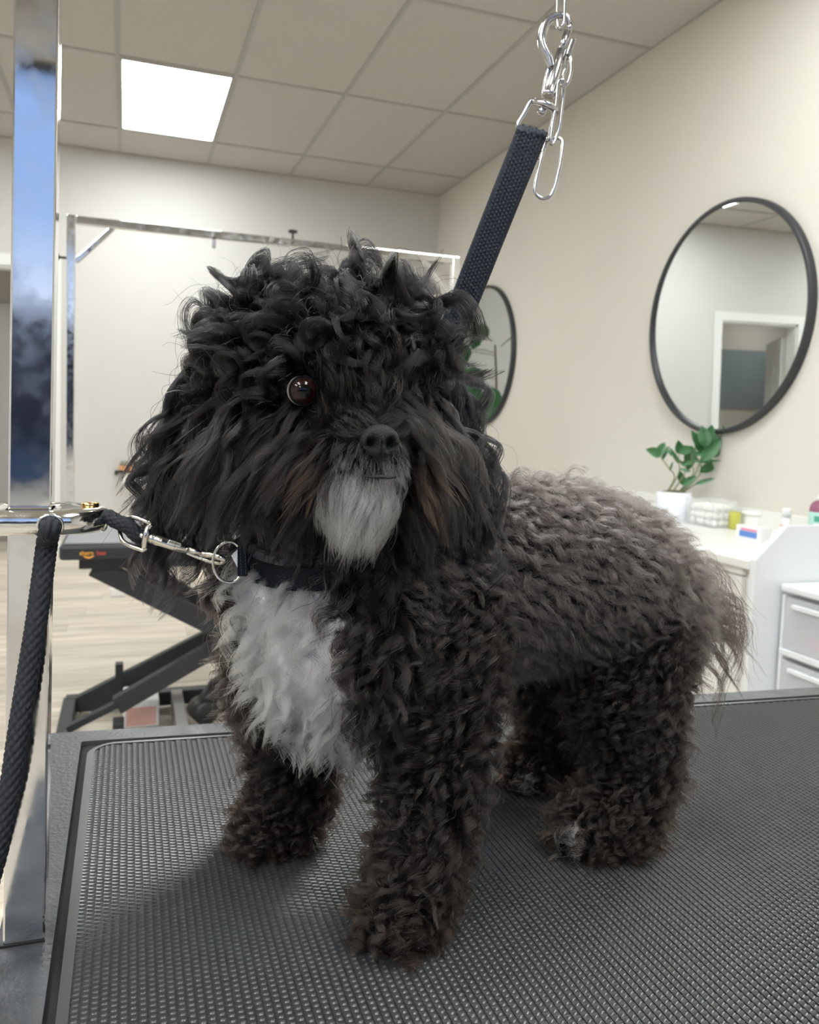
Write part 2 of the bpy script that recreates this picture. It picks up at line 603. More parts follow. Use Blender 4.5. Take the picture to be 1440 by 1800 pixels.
# remove the end caps (large ngons)
for f in [f for f in bb.faces if len(f.verts) > 4]:
    bb.faces.remove(f)
fr = obj('mirror_frame', bb, M_mframe); fr.parent = me_
bb = BM(); lathe(bb, [(R0 - 0.012, 0.002), (R0 - 0.012, 0.015)], (0, 0, 0), (-1, 0, 0), seg)
for f in bb.faces: f.smooth = False
gl = obj('mirror_glass', bb, M_mirror); gl.parent = me_; gl.rotation_euler = (0, math.radians(-0.72), 0); gl.location = (-0.005, 0, 0)
m2 = mirror(5.585, 1.612, R0, 'smaller looking round mirror farther down the wall reflecting big green leaves')
for q in (fr, gl):
    c_ = q.copy(); COL.objects.link(c_); c_.parent = m2

# ================================================================== COUNTER
e = empty('cabinet', (2.2, 3.2, 0), 'low white drawer cabinet under the countertop along the cream wall', 'cabinet')
b = BM(); box(b, 1.90, 2.515, 2.046, 4.25, 0.07, 0.672); box(b, 1.95, 2.515, 2.046, 4.25, 0.0, 0.07)
obj('body', b, M_white, e)
y0 = 2.085
for k in range(4):
    y1 = y0 + 0.53
    for (z0, z1) in ((0.645, 0.668), (0.30, 0.640), (0.09, 0.295)):
        b = BM(); box(b, 1.882, 1.900, y0 + 0.003, y1 - 0.003, z0, z1, 0.002)
        d_ = obj('drawer_front', b, M_white, e)
    y0 = y1
b = BM(); box(b, 1.862, 2.4995, 2.0435, 4.27, 0.673, 0.70, 0.002)
tag(obj('countertop', b, M_white), 'white countertop holding the pot plant, jars and bottles', 'countertop')
b = BM(); box(b, 2.500, 2.5185, 2.0435, 4.27, 0.70, 0.785, 0.002)
tag(obj('backsplash', b, M_white), 'low white backsplash strip along the cream wall behind the jars', 'backsplash')
b = BM(); prism(b, [(1.868, 0.0), (1.868, 0.706), (1.986, 0.813), (2.515, 0.821), (2.515, 0.0)], 'y', 2.020, 2.042)
tag(obj('end_panel', b, M_cwhite), 'tall cool white side panel with a slanted corner at the counter end', 'panel')

# plastic drawer tower
e = empty('drawer_tower', (2.25, 1.85, 0), 'white framed clear plastic drawer tower beside the white side panel', 'drawers')
tx0, tx1, ty0, ty1 = 1.972, 2.38, 1.57, 2.010
b = BM(); box(b, tx0 - 0.008, tx1, ty0, ty1, 0.608, 0.632, 0.006); obj('top_lid', b, M_cwhite, e)
zs = [0.606, 0.404, 0.202]
for z in zs:
    b = BM(); box(b, tx0 - 0.004, tx1, ty0 + 0.004, ty1 - 0.004, z - 0.200, z - 0.178, 0.004); obj('shelf_frame', b, M_cwhite, e)
    b = BM()
    box(b, tx0, tx0 + 0.003, ty0 + 0.015, ty1 - 0.015, z - 0.172, z - 0.012)
    box(b, tx1 - 0.01, tx1 - 0.007, ty0 + 0.015, ty1 - 0.015, z - 0.172, z - 0.012)
    box(b, tx0, tx1 - 0.01, ty0 + 0.015, ty0 + 0.018, z - 0.172, z - 0.012)
    box(b, tx0, tx1 - 0.01, ty1 - 0.018, ty1 - 0.015, z - 0.172, z - 0.012)
    box(b, tx0, tx1 - 0.01, ty0 + 0.015, ty1 - 0.015, z - 0.175, z - 0.172)
    dr = obj('drawer', b, M_frost, e)
    b = BM(); box(b, tx0 - 0.012, tx0 - 0.0005, ty0 + 0.05, ty1 - 0.05, z - 0.045, z - 0.030, 0.003); obj('drawer_lip', b, M_cwhite, dr)
for yy in (ty0 + 0.003, ty1 - 0.017):
    for xx in (tx0, tx1 - 0.02):
        b = BM(); box(b, xx, xx + 0.014, yy, yy + 0.014, 0, 0.60); obj('corner_post', b, M_cwhite, e)
b = BM()
lathe(b, [(0.002, -0.07), (0.016, -0.06), (0.020, 0), (0.014, 0.06), (0.002, 0.066)], (2.02, 1.88, 0.455), (0.1, 1, 0.1), 12)
tag(obj('clip', b, M_pinkobj, None, True), 'pink plastic clip lying inside the upper clear drawer', 'clip')

# ---------------- small things on the countertop
def on_counter(px, py, dx=0.0):
    p = Pz(px, py, 0.70)
    return p

def leaf(bm, base, d, n, L, Wd, fold=0.15, droop=0.25, kind='ellipse', seg=8, stalk=0.0):
    d = nrm(d); n = nrm(np.asarray(n) - d * (np.asarray(n) @ d)); s = np.cross(d, n)
    base = np.asarray(base, float)
    rows = []
    for i in range(seg + 1):
        t = i / seg
        if kind == 'fig':
            w = Wd * (math.sin(math.pi * min(t * 1.0, 1)) ** 0.6) * (0.55 + 0.55 * t ** 1.2 + 0.10 * math.sin(7 * t))
            w *= 0.62 if 0.25 < t < 0.5 else 1.0 if t > 0.6 else 0.8
        else:
            w = Wd * math.sin(math.pi * t ** 0.8) ** 0.8
        w = max(w, Wd * 0.02)
        c = base + d * L * t - n * droop * L * t * t
        rows.append([bm.verts.new(tuple(c + s * w / 2 * k + n * abs(k) * w * fold)) for k in (-1, -0.5, 0, 0.5, 1)])
    for i in range(seg):
        for k in range(4):
            f = bm.faces.new([rows[i][k], rows[i][k + 1], rows[i + 1][k + 1], rows[i + 1][k]])
            f.smooth = True

# zz plant in white pot
pc = np.array([2.32, 3.03, 0.70])
e = empty('potted_plant', pc, 'small green plant in a white pot on the countertop under the mirror', 'plant')
b = BM(); lathe(b, [(0.070, 0.0), (0.074, 0.004), (0.078, 0.130), (0.075, 0.133), (0.071, 0.130), (0.070, 0.118), (0.0, 0.118)], pc, (0, 0, 1), 40); obj('pot', b, M_pot, e)
b = BM(); lathe(b, [(0.070, 0.120), (0.05, 0.132), (0.02, 0.139), (0.0, 0.140)], pc, (0, 0, 1), 24); obj('soil', b, M_soil, e)
# stems: pixel polylines at the pot's depth
Zp = float((pc - CAM) @ FWD)
stems = [
    [(1194, 858), (1186, 838), (1174, 820), (1163, 805), (1157, 797)],
    [(1196, 858), (1194, 830), (1193, 812), (1195, 795)],
    [(1205, 856), (1206, 828), (1200, 816), (1186, 806)],
    [(1217, 856), (1218, 835), (1217, 815), (1216, 797)],
    [(1220, 858), (1219, 838), (1228, 820), (1234, 800), (1240, 780)],
    [(1224, 856), (1232, 832), (1231, 812), (1238, 795), (1246, 775)],
    [(1226, 854), (1228, 848), (1240, 844), (1250, 840)],
]
b = BM()
stem3 = []
for k, s in enumerate(stems):
    dz = [-0.03, 0.03, 0.0, -0.05, 0.02, 0.05, -0.02][k]
    base = pc + np.array([0.0, 0, 0.13]) + np.array([(s[0][0] - 1208) * 0.0022 * CR[0], (s[0][0] - 1208) * 0.0022 * CR[1], 0])
    P = [base] + [W(q[0], q[1], Zp + dz * (i + 1) / len(s)) for i, q in enumerate(s[1:])]
    sp_ = spline(P, 5)
    stem3.append(sp_)
    tube(b, sp_, np.linspace(0.0035, 0.0018, len(sp_)), 6)
obj('stem', b, M_stem, e, True)
leaves = [  # px, py, angle(deg, 0=right, 90=up), length px, width px, tone
    (1160, 799, 160, 24, 13), (1159, 797, 60, 20, 12), (1165, 806, 65, 22, 5), (1180, 800, 120, 16, 4), (1192, 812, 118, 26, 6),
    (1195, 796, 100, 20, 12), (1196, 795, 20, 24, 12), (1215, 788, 262, 34, 17), (1216, 790, 170, 22, 9), (1225, 800, 30, 20, 8),
    (1229, 790, 75, 26, 16), (1240, 782, 95, 30, 18), (1246, 776, 80, 26, 14), (1246, 786, 100, 34, 15), (1238, 806, 50, 44, 17), (1246, 800, 25, 24, 12),
    (1236, 800, 70, 34, 16), (1228, 812, 5, 34, 5), (1234, 828, 25, 34, 12), (1240, 826, 15, 24, 8), (1226, 850, 18, 28, 6),
    (1200, 850, 100, 22, 10), (1203, 851, 35, 22, 10), (1212, 828, 165, 16, 5), (1202, 818, 130, 14, 4), (1178, 826, 75, 14, 3), (1226, 808, 190, 26, 6), (1232, 786, 120, 30, 12), (1222, 810, 200, 20, 7),
]
ppm = F_PX / Zp
for k, (lx, ly, a, L, wd) in enumerate(leaves):
    b = BM()
    dz = ((k * 37) % 11 - 5) * 0.008
    base = W(lx, ly, Zp + dz)
    a_ = math.radians(a)
    d = math.cos(a_) * CR + math.sin(a_) * CU + 0.25 * (((k * 13) % 5) - 2) / 2 * FWD
    leaf(b, base - CR * 0.0 - d * 0.15 * L / ppm, d, -FWD + 0.3 * CU, L * 1.3 / ppm, wd * 1.4 / ppm, 0.10, 0.08)
    for v in b.verts: v.co.x = min(v.co.x, XR - 0.012)
    obj('leaf', b, M_leaf, e)

# acrylic box with cotton balls
cb = np.array([2.385, 2.86, 0.70])
e = empty('cotton_box', cb, 'clear box filled with white cotton balls beside the plant pot', 'container')
b = BM()
hx, hy, hh = 0.060, 0.085, 0.115
for (a0, a1, c0, c1, z0, z1) in ((-hx, hx, -hy, -hy + 0.002, 0.002, hh), (-hx, hx, hy - 0.002, hy, 0.002, hh), (-hx, -hx + 0.002, -hy, hy, 0.002, hh), (hx - 0.002, hx, -hy, hy, 0.002, hh), (-hx, hx, -hy, hy, 0.0, 0.002)):
    box(b, cb[0] + a0, cb[0] + a1, cb[1] + c0, cb[1] + c1, 0.7003 + z0, 0.7003 + z1)
obj('box_wall', b, M_clear, e)
bb = BM(); bmesh.ops.create_icosphere(bb, subdivisions=2, radius=0.016)
for v in bb.verts: v.co *= 1 + random.uniform(-0.12, 0.12)
ball0 = None
for iz in range(3):
    for iy in range(5):
        for ix in range(3):
            p = cb + np.array([(ix - 1) * 0.034 + random.uniform(-.003, .003), (iy - 2) * 0.032 + random.uniform(-.003, .003), 0.020 + iz * 0.030 + random.uniform(-.002, .003)])
            if ball0 is None:
                ball0 = obj('cotton_ball', bb, M_cotton, None, True); q = ball0
            else:
                q = ball0.copy(); COL.objects.link(q)
            q.location = tuple(p); q.rotation_euler = (random.random() * 3, random.random() * 3, 0)
            tag(q, 'white cotton ball packed inside the clear box beside the plant pot', 'cotton ball', 'cotton balls in the clear box')

def jar(name, c, prof, m, label, cat, seg=28, kids=()):
    e = empty(name, c, label, cat)
    for (nm, pr, mm) in [('body', prof, m)] + list(kids):
        bb = BM(); lathe(bb, pr, np.asarray(c) + np.array([0, 0, 0.0003]), (0, 0, 1), seg); obj(nm, bb, mm, e)
    return e

jc = Pz(1258, 926, 0.70) + np.array([0.005, 0.002, 0])
jar('ointment_jar', (jc[0], jc[1], 0.70), [(0.022, 0), (0.0235, 0.003), (0.0235, 0.034), (0.021, 0.036)], M_wpl, 'small white screw top jar with grey print in front of the cotton box', 'jar',
    kids=[('lid', [(0.0245, 0.036), (0.0245, 0.050), (0.0225, 0.052), (0.0, 0.052)], M_wpl), ('printed_band', [(0.0237, 0.010), (0.0237, 0.016)], M_bluep), ('printed_band', [(0.0237, 0.021), (0.0237, 0.026)], M_grey)])
jc = Pz(1284, 931, 0.70) + np.array([0.030, 0.012, 0])
jar('candle', (jc[0], jc[1], 0.70), [(0.021, 0), (0.023, 0.002), (0.023, 0.072), (0.020, 0.074), (0.018, 0.066), (0.0, 0.066)], M_yellow, 'yellow green candle jar between the cotton box and white tub', 'candle')
jc = Pz(1310, 932, 0.70) + np.array([0.045, 0.015, 0])
jar('tub', (jc[0], jc[1], 0.70), [(0.034, 0), (0.036, 0.002), (0.039, 0.058), (0.038, 0.06)], M_wpl, 'white round tub with a wide lid behind the blue and white carton', 'tub',
    kids=[('lid', [(0.042, 0.060), (0.042, 0.074), (0.040, 0.076), (0.0, 0.076)], M_wpl)])
def carton(c, ly, lx, h, label, rot=0.0):
    e = empty('carton', c, label, 'carton', 'cartons on the countertop')
    x, y_, z = c
    b = BM(); box(b, x, x + lx, y_, y_ + ly, z + 0.0003, z + h, 0.001); obj('body', b, M_wpl, e)
    b = BM(); box(b, x - 0.0006, x, y_ + ly * 0.15, y_ + ly * 0.85, z + h * 0.18, z + h * 0.62); obj('printed_panel', b, M_blue, e)
    b = BM(); box(b, x - 0.0006, x, y_ + ly * 0.15, y_ + ly * 0.80, z + h * 0.66, z + h * 0.80); obj('printed_stripe', b, M_pinkp, e)
    return e
p = Pz(1322, 946, 0.70)
carton((2.235, 2.40, 0.70), 0.13, 0.05, 0.052, 'blue and white carton lying in front of the white tub')
carton((2.25, 2.235, 0.70), 0.125, 0.05, 0.050, 'blue and white carton half hidden by the slanted side panel')
# small white bottle and large rinse bottle
bc = np.array([2.37, 2.42, 0.70])
jar('lotion_bottle', bc, [(0.016, 0), (0.018, 0.003), (0.018, 0.080), (0.014, 0.088), (0.012, 0.092)], M_wpl, 'small white bottle with a dark and red print behind the side panel', 'bottle', 20,
    kids=[('cap', [(0.0165, 0.092), (0.0165, 0.122), (0.015, 0.124), (0.0, 0.124)], M_wpl), ('printed_band', [(0.0183, 0.046), (0.0183, 0.062)], M_redp), ('printed_band', [(0.0183, 0.028), (0.0183, 0.036)], M_dkprint)])
bc = np.array([2.40, 2.29, 0.70])
jar('rinse_bottle', bc, [(0.036, 0), (0.0385, 0.004), (0.0385, 0.130), (0.036, 0.146), (0.028, 0.160), (0.014, 0.168), (0.013, 0.172)], M_plum, 'tall plum coloured bottle with green label and white nozzle at counter end', 'bottle', 32,
    kids=[('label_wrap', [(0.0389, 0.012), (0.0389, 0.126)], M_grlab), ('nozzle', [(0.016, 0.168), (0.016, 0.182), (0.010, 0.188), (0.006, 0.215), (0.0035, 0.232), (0.0, 0.233)], M_wpl)])
tcam = nrm(np.array([-bc[0], -bc[1], 0]))
sd = np.cross(tcam, [0, 0, 1.0])
def wrap_patch(nm, a0, a1, z0, z1, mm, r, parent, c):
    bb = BM()
    n = 8
    vs = []
    for i in range(n + 1):
        a = math.radians(a0 + (a1 - a0) * i / n)
        d = tcam * math.cos(a) + sd * math.sin(a)
        vs.append((bb.verts.new(tuple(c + d * r + [0, 0, z0])), bb.verts.new(tuple(c + d * r + [0, 0, z1]))))
    for i in range(n):
        bb.faces.new([vs[i][0], vs[i + 1][0], vs[i + 1][1], vs[i][1]])
    return obj(nm, bb, mm, parent)
rb = [o for o in bpy.data.objects if o.name == 'rinse_bottle'][0]
wrap_patch('printed_panel', -50, 30, 0.092, 0.113, M_grtxt, 0.0392, rb, bc)
wrap_patch('printed_panel', -65, 25, 0.056, 0.076, M_pinkp, 0.0394, rb, bc)
wrap_patch('printed_panel', -65, 30, 0.015, 0.086, M_wpl, 0.0391, rb, bc)

# ================================================================== FIG TREE (mostly seen in the far mirror)
e = empty('fig_tree', (2.16, 6.10, 0), 'tall fiddle leaf fig in the far corner, seen in the farther mirror', 'plant')
b = BM(); lathe(b, [(0.12, 0), (0.15, 0.01), (0.165, 0.30), (0.155, 0.305), (0.15, 0.28), (0.0, 0.28)], (2.16, 6.10, 0), (0, 0, 1), 36); obj('pot', b, M_pot, e)
b = BM(); tube(b, spline([(2.16, 6.10, 0.27), (2.17, 6.12, 0.8), (2.14, 6.10, 1.3), (2.15, 6.12, 1.75)], 6), np.linspace(0.016, 0.008, 19), 8); obj('trunk', b, M_bark, e, True)
def mleaf(px, py, Y, ang, L, wd, stem_to=None):
    """leaf whose reflection in the wall mirror is seen at (px,py)"""
    M_ = Py(px, py + 18, Y)
    p = np.array([2 * (XR - 0.015) - M_[0], M_[1], M_[2]])
    mr_ = np.array([-1, 1, 1])
    a_ = math.radians(ang)
    d = (math.cos(a_) * CR + math.sin(a_) * CU) * mr_
    n = (-FWD) * mr_ + np.array([0, 0, 0.35])
    bb = BM()
    leaf(bb, p, d, n, L, wd, 0.10, 0.18, 'fig', 12)
    for v in bb.verts: v.co.x = min(v.co.x, XR - 0.05); v.co.y = min(v.co.y, YB - 0.03)
    obj('leaf', bb, M_figleaf, e)
    bb = BM()
    t0 = np.array([2.15, 6.11, min(max(p[2] - 0.03, 0.6), 1.74)])
    tube(bb, [t0, 0.5 * (t0 + p) + [0, 0, 0.01], p], 0.004, 6)
    obj('leaf_stalk', bb, M_stem, e)
for a in ((832, 597, 6.2, 62, 0.24, 0.20), (806, 655, 6.15, 95, 0.28, 0.17), (812, 700, 6.1, 60, 0.26, 0.22), (835, 705, 6.0, 40, 0.26, 0.22),
          (850, 730, 6.1, 55, 0.24, 0.22), (870, 740, 6.25, 60, 0.24, 0.2), (830, 745, 6.2, 20, 0.25, 0.2), (818, 740, 6.0, 110, 0.22, 0.18), (845, 715, 6.3, 75, 0.22, 0.2), (880, 735, 6.15, 80, 0.24, 0.22), (810, 600, 6.2, 100, 0.2, 0.14), (825, 690, 6.0, 80, 0.3, 0.26), (858, 745, 5.95, 70, 0.3, 0.28), (838, 725, 5.9, 90, 0.26, 0.26), (872, 755, 6.0, 65, 0.26, 0.26), (808, 640, 6.1, 80, 0.26, 0.22)):
    mleaf(*a)
for (x, y_, z, dx, dy, dz) in ((2.12, 6.10, 1.72, -0.5, -0.3, 0.6), (2.10, 6.08, 1.4, -1, -0.2, 0.2), (2.14, 6.16, 1.0, -0.6, 0.5, 0.1), (2.18, 6.05, 1.05, 0.2, -1, 0.1), (2.12, 6.1, 0.85, -0.9, -0.4, 0.1)):
    b = BM(); leaf(b, (x, y_, z), (dx, dy, dz), (0, 0, 1), 0.22, 0.16, 0.08, 0.2, 'fig', 10); obj('leaf', b, M_figleaf, e)

# small fittings on far wall / floor
e = empty('wall_bracket', (0.0, 6.66, 0.63), 'small grey and orange gadget low on the far wall beside the dog', 'bracket')
b = BM(); box(b, -0.045, 0.10, 6.58, 6.668, 0.695, 0.725, 0.004); obj('top_plate', b, M_grey, e)
b = BM(); box(b, -0.055, 0.09, 6.57, 6.668, 0.655, 0.690, 0.004); obj('orange_block', b, M_orwood, e)
b = BM(); lathe(b, [(0.012, 0), (0.014, 0.01), (0.0, 0.02)], (-0.075, 6.62, 0.63), (0, -1, 0), 12); box(b, -0.085, 0.08, 6.62, 6.668, 0.635, 0.65); obj('hook', b, M_capblk, e)
b = BM(); box(b, -0.03, 0.09, 6.60, 6.668, 0.55, 0.634, 0.004); obj('cloth_roll', b, M_wpl, e)
b = BM(); box(b, -0.085, 0.0, 5.08, 5.16, 0.0, 0.05, 0.006)
tag(obj('floor_box', b, M_wpl), 'small white box on the wooden floor behind the black lift table', 'box')

# ================================================================== FAR LIFT TABLE
E1 = empty('grooming_table', (0.5, 3.1, 0), 'black scissor lift grooming table with chrome overhead frame on the wooden floor', 'table')
tz = 0.701
TYA, TYB = 2.60, 3.20
b = BM(); box(b, -0.188, 1.22, TYA, TYB, tz - 0.050, tz - 0.004, 0.010); obj('tabletop', b, M_blacksteel, E1)
b = BM(); box(b, -0.175, 1.205, TYA + 0.015, TYB - 0.015, tz - 0.004, tz + 0.002, 0.002); obj('mat', b, mat('grey_table_mat', (0.22, 0.22, 0.23), 0.5), E1)
b = BM(); box(b, -0.135, 1.10, TYA + 0.05, TYA + 0.09, tz - 0.085, tz - 0.051); box(b, -0.135, 1.10, TYB - 0.09, TYB - 0.05, tz - 0.085, tz - 0.051); obj('subframe', b, M_blacksteel, E1)['kind'] = 'stuff'
def beam(p, q, w, t, y0, name='scissor_arm'):
    p = np.array([p[0], y0, p[1]]); q = np.array([q[0], y0, q[1]])
    d = nrm(q - p)
    n = np.cross(d, [0, 1, 0])
    bb = BM(); obox(bb, (p + q) / 2, d, np.array([0, 1.0, 0]), n, np.linalg.norm(q - p), t, w, 0.003)
    return obj(name, bb, M_blacksteel, E1)
def px2(p, q, Y, k):
    P, Q = Py(*p, Y), Py(*q, Y)
    Q = P + (Q - P) * k
    return (P[0], P[2]), (Q[0], Q[2])
beam(*px2((165, 995), (366, 1095), 2.68, 2.75), 0.062, 0.034, 2.68)
beam(*px2((225, 984), (365, 1068), 3.05, 3.1), 0.062, 0.034, 3.05)
beam(*px2((132, 1247), (366, 1126), 3.05, 2.5), 0.060, 0.034, 3.09)
beam(*px2((205, 1247), (372, 1149), 2.68, 3.0), 0.058, 0.034, 2.72)
b = BM()
for yy in (2.62, 3.10):
    box(b, -0.20, 1.15, yy - 0.025, yy + 0.025, 0.015, 0.07, 0.004)
for xx in (-0.185, 1.13):
    box(b, xx - 0.022, xx + 0.022, 2.62, 3.10, 0.015, 0.068, 0.004)
obj('base_frame', b, M_blacksteel, E1)
for (xx, yy) in ((-0.185, 2.62), (-0.185, 3.10), (1.13, 2.62), (1.13, 3.10)):
    b = BM(); lathe(b, [(0.022, 0), (0.022, 0.014), (0.016, 0.016)], (xx, yy, 0), (0, 0, 1), 16); obj('foot', b, M_capblk, E1)
q = Py(208, 1250, 2.66)
b = BM(); box(b, q[0] - 0.016, q[0] + 0.018, 2.64, 2.70, 0.02, 0.125, 0.003); obj('stop_post', b, M_blacksteel, E1)
q = Py(210, 1190, 3.08)
b = BM(); box(b, q[0] - 0.015, q[0] + 0.013, 3.07, 3.11, 0.06, q[2] + 0.05, 0.003); obj('stop_post', b, M_blacksteel, E1)
b = BM(); obox(b, (Py(127, 1277, 2.72) + Py(200, 1240, 2.72)) / 2, nrm(Py(200, 1240, 2.72) - Py(127, 1277, 2.72)), np.array([0, 1.0, 0]), nrm(np.cross(nrm(Py(200, 1240, 2.72) - Py(127, 1277, 2.72)), [0, 1, 0])), 0.17, 0.03, 0.022, 0.002); obj('foot_rail', b, M_blacksteel, E1)
q0, q1 = Py(216, 1262, 2.86), Py(280, 1238, 2.86)
b = BM(); box(b, q0[0], q1[0], 2.86, 3.02, 0.02, q1[2] + 0.02, 0.006)
cbx = obj('control_box', b, M_wpl, E1)
b = BM(); box(b, q0[0] + 0.01, q1[0] - 0.01, 2.858, 2.8597, 0.03, q1[2] - 0.005); obj('warning_label', b, M_redlabel, cbx)
q0 = Py(315, 1255, 2.9)
b = BM(); box(b, q0[0] - 0.02, q0[0] + 0.02, 2.72, 3.08, 0.02, 0.075, 0.004); obj('cross_beam', b, M_grey, E1)
b = BM()
mo = Py(356, 1248, 2.80)
lathe(b, [(0.034, -0.05), (0.042, -0.04), (0.042, 0.05), (0.03, 0.056), (0.0, 0.056)], mo, (0.2, -1, 0.1), 20)
a1 = Py(384, 1200, 2.84)
tube(b, [mo, a1], [0.036, 0.030], 16)
obj('motor', b, M_capblk, E1, True)
a2 = Py(425, 1130, 2.9)
b = BM(); tube(b, [a1, a2 + (a2 - a1) * 0.6], 0.022, 16); obj('actuator_rod', b, M_steel, E1, True)
# table label: orange and red word with an orange swoosh
def text_obj(s, size, m, parent, loc, rot, name='printed_word', ext=0.0004, xs=1.0):
    cu = bpy.data.curves.new(name, 'FONT')
    cu.body = s
    cu.size = size
    cu.extrude = ext
    cu.offset = size * 0.015
    cu.align_x = 'LEFT'
    o = bpy.data.objects.new(name, cu)
    COL.objects.link(o)
    o.location = loc
    o.rotation_euler = rot
    bpy.context.view_layer.update()
    me = bpy.data.meshes.new_from_object(o.evaluated_get(bpy.context.evaluated_depsgraph_get()))
    mw = o.matrix_world.copy()
    bpy.data.objects.remove(o)
    me.transform(mw)
    me.materials.clear(); me.materials.append(m)
    q = bpy.data.objects.new(name, me)
    COL.objects.link(q)
    adopt(q, parent)
    return q
text_obj('shern', 0.0175, M_orange, E1, (-0.131, TYA - 0.0008, 0.668), (math.pi / 2, 0, 0))
text_obj('bao', 0.0175, M_redp, E1, (-0.083, TYA - 0.0008, 0.668), (math.pi / 2, 0, 0))
b = BM(); tube(b, spline([(-0.120, TYA - 0.0008, 0.664), (-0.105, TYA - 0.0008, 0.659), (-0.090, TYA - 0.0008, 0.665)], 5), [0.001, 0.0015, 0.002, 0.0025, 0.003, 0.003, 0.003, 0.0025, 0.002, 0.0015, 0.001], 6); obj('printed_swoosh', b, M_orange, E1)

# H-shaped arm of the far table
E2 = E1
FX0, FX1, FY, FZ = -0.180, 1.188, 2.95, 1.727
def sqtube(x0, x1, y0, y1, z0, z1, name, m=M_chrome, parent=E2, bev=0.003):
    bb = BM(); box(bb, x0, x1, y0, y1, z0, z1, bev); return obj(name, bb, m, parent)
sqtube(FX0 - 0.014, FX0 + 0.014, FY - 0.014, FY + 0.014, tz - 0.02, FZ + 0.014, 'post')
sqtube(FX1 - 0.014, FX1 + 0.014, FY - 0.014, FY + 0.014, tz - 0.02, FZ + 0.014, 'post')
sqtube(FX0 + 0.0145, FX1 - 0.0145, FY - 0.0135, FY + 0.0135, FZ - 0.014, FZ + 0.0135, 'crossbar')
for s, fx in ((1, FX0), (-1, FX1)):
    p = np.array([fx + s * 0.014, FY, FZ - 0.135]); q = np.array([fx + s * 0.13, FY, FZ - 0.012])
    d = nrm(q - p); bb = BM(); obox(bb, (p + q) / 2, d, np.array([0, 1.0, 0]), np.cross(d, [0, 1, 0]), np.linalg.norm(q - p), 0.018, 0.018, 0.002)
    obj('corner_brace', bb, M_chrome, E2)
for fx, s in ((FX0, -1), (FX1, 1)):
    b = BM(); zk = FZ - 0.125 if s < 0 else FZ - 0.35
    lathe(b, [(0.004, 0), (0.004, 0.022), (0.012, 0.024), (0.012, 0.034), (0, 0.035)], (fx + s * 0.014, FY, zk), (s, 0, 0), 12); obj('clamp_knob', b, M_capblk, E2)
b = BM(); lathe(b, [(0.004, 0), (0.004, 0.022), (0.016, 0.024), (0.017, 0.032), (0, 0.033)], (0.556, FY, FZ + 0.0135), (0, 0, 1), 14); obj('clamp_knob', b, M_capblk, E2)
for fx in (0.28, 0.80, 0.88):
    b = BM(); box(b, fx - 0.006, fx + 0.006, FY - 0.010, FY + 0.010, FZ - 0.045, FZ - 0.014, 0.002); obj('hook', b, M_steel, E2)

# ================================================================== NEAR TABLE
TZ = 0.74
SH = -0.075
def T(p):
    return np.array([p[0], p[1] + SH * (p[0] + 0.05), p[2]])
NT = empty('grooming_table', (0.45, 0.62, 0), 'black grooming table with ribbed rubber mat that the dog stands on', 'table')
def rounded(x0, x1, y0, y1, r, n=8):
    out = []
    for cx, cy_, a0 in ((x1 - r, y1 - r, 0), (x0 + r, y1 - r, 90), (x0 + r, y0 + r, 180), (x1 - r, y0 + r, 270)):
        for k in range(n + 1):
            a = math.radians(a0 + 90 * k / n)
            out.append((cx + r * math.cos(a), cy_ + r * math.sin(a)))
    return out
def ringprism(bm, outer, inner, z0, z1):
    n = len(outer)
    O = [[bm.verts.new(tuple(T((p[0], p[1], z)))) for p in outer] for z in (z0, z1)]
    I = [[bm.verts.new(tuple(T((p[0], p[1], z)))) for p in inner] for z in (z0, z1)]
    for k in range(n):
        j = (k + 1) % n
        bm.faces.new([O[1][k], O[1][j], I[1][j], I[1][k]])
        bm.faces.new([O[0][j], O[0][k], I[0][k], I[0][j]])
        bm.faces.new([O[0][k], O[0][j], O[1][j], O[1][k]])
        bm.faces.new([I[0][j], I[0][k], I[1][k], I[1][j]])
MX0, MX1, MY0, MY1 = -0.0365, 1.16, 0.335, 0.922
FX_0, FX_1, FY_0, FY_1 = -0.080, 1.20, 0.30, 0.962
# outer frame
b = BM()
n8 = 8
outer = rounded(FX_0, FX_1, FY_0, FY_1, 0.006)
inner = rounded(-0.044, 1.168, 0.328, 0.932, 0.004)
ringprism(b, outer, inner, TZ - 0.045, TZ - 0.001)
bmesh.ops.bevel(b, geom=[e_ for e_ in b.edges if all(abs(v.co.z - (TZ - 0.001)) < 1e-6 for v in e_.verts) and len(e_.link_faces) == 2 and abs(e_.link_faces[0].normal.z - e_.link_faces[1].normal.z) > 0.3], offset=0.0025, segments=2, affect='EDGES')
obj('table_frame', b, M_blackpl, NT)
b = BM(); box(b, -0.045, 1.17, 0.20, 1.0, TZ - 0.040, TZ - 0.0062)
for v in b.verts:
    q = T(v.co); v.co = tuple(q)
for v in b.verts:
    pass
b.free()
b = BM(); prism(b, [tuple(T((x, y, 0))[:2]) for x, y in ((-0.0445, 0.3275), (1.1685, 0.3275), (1.1685, 0.9325), (-0.0445, 0.9325))], 'z', TZ - 0.040, TZ - 0.0062)
obj('tabletop', b, M_darkgap, NT)
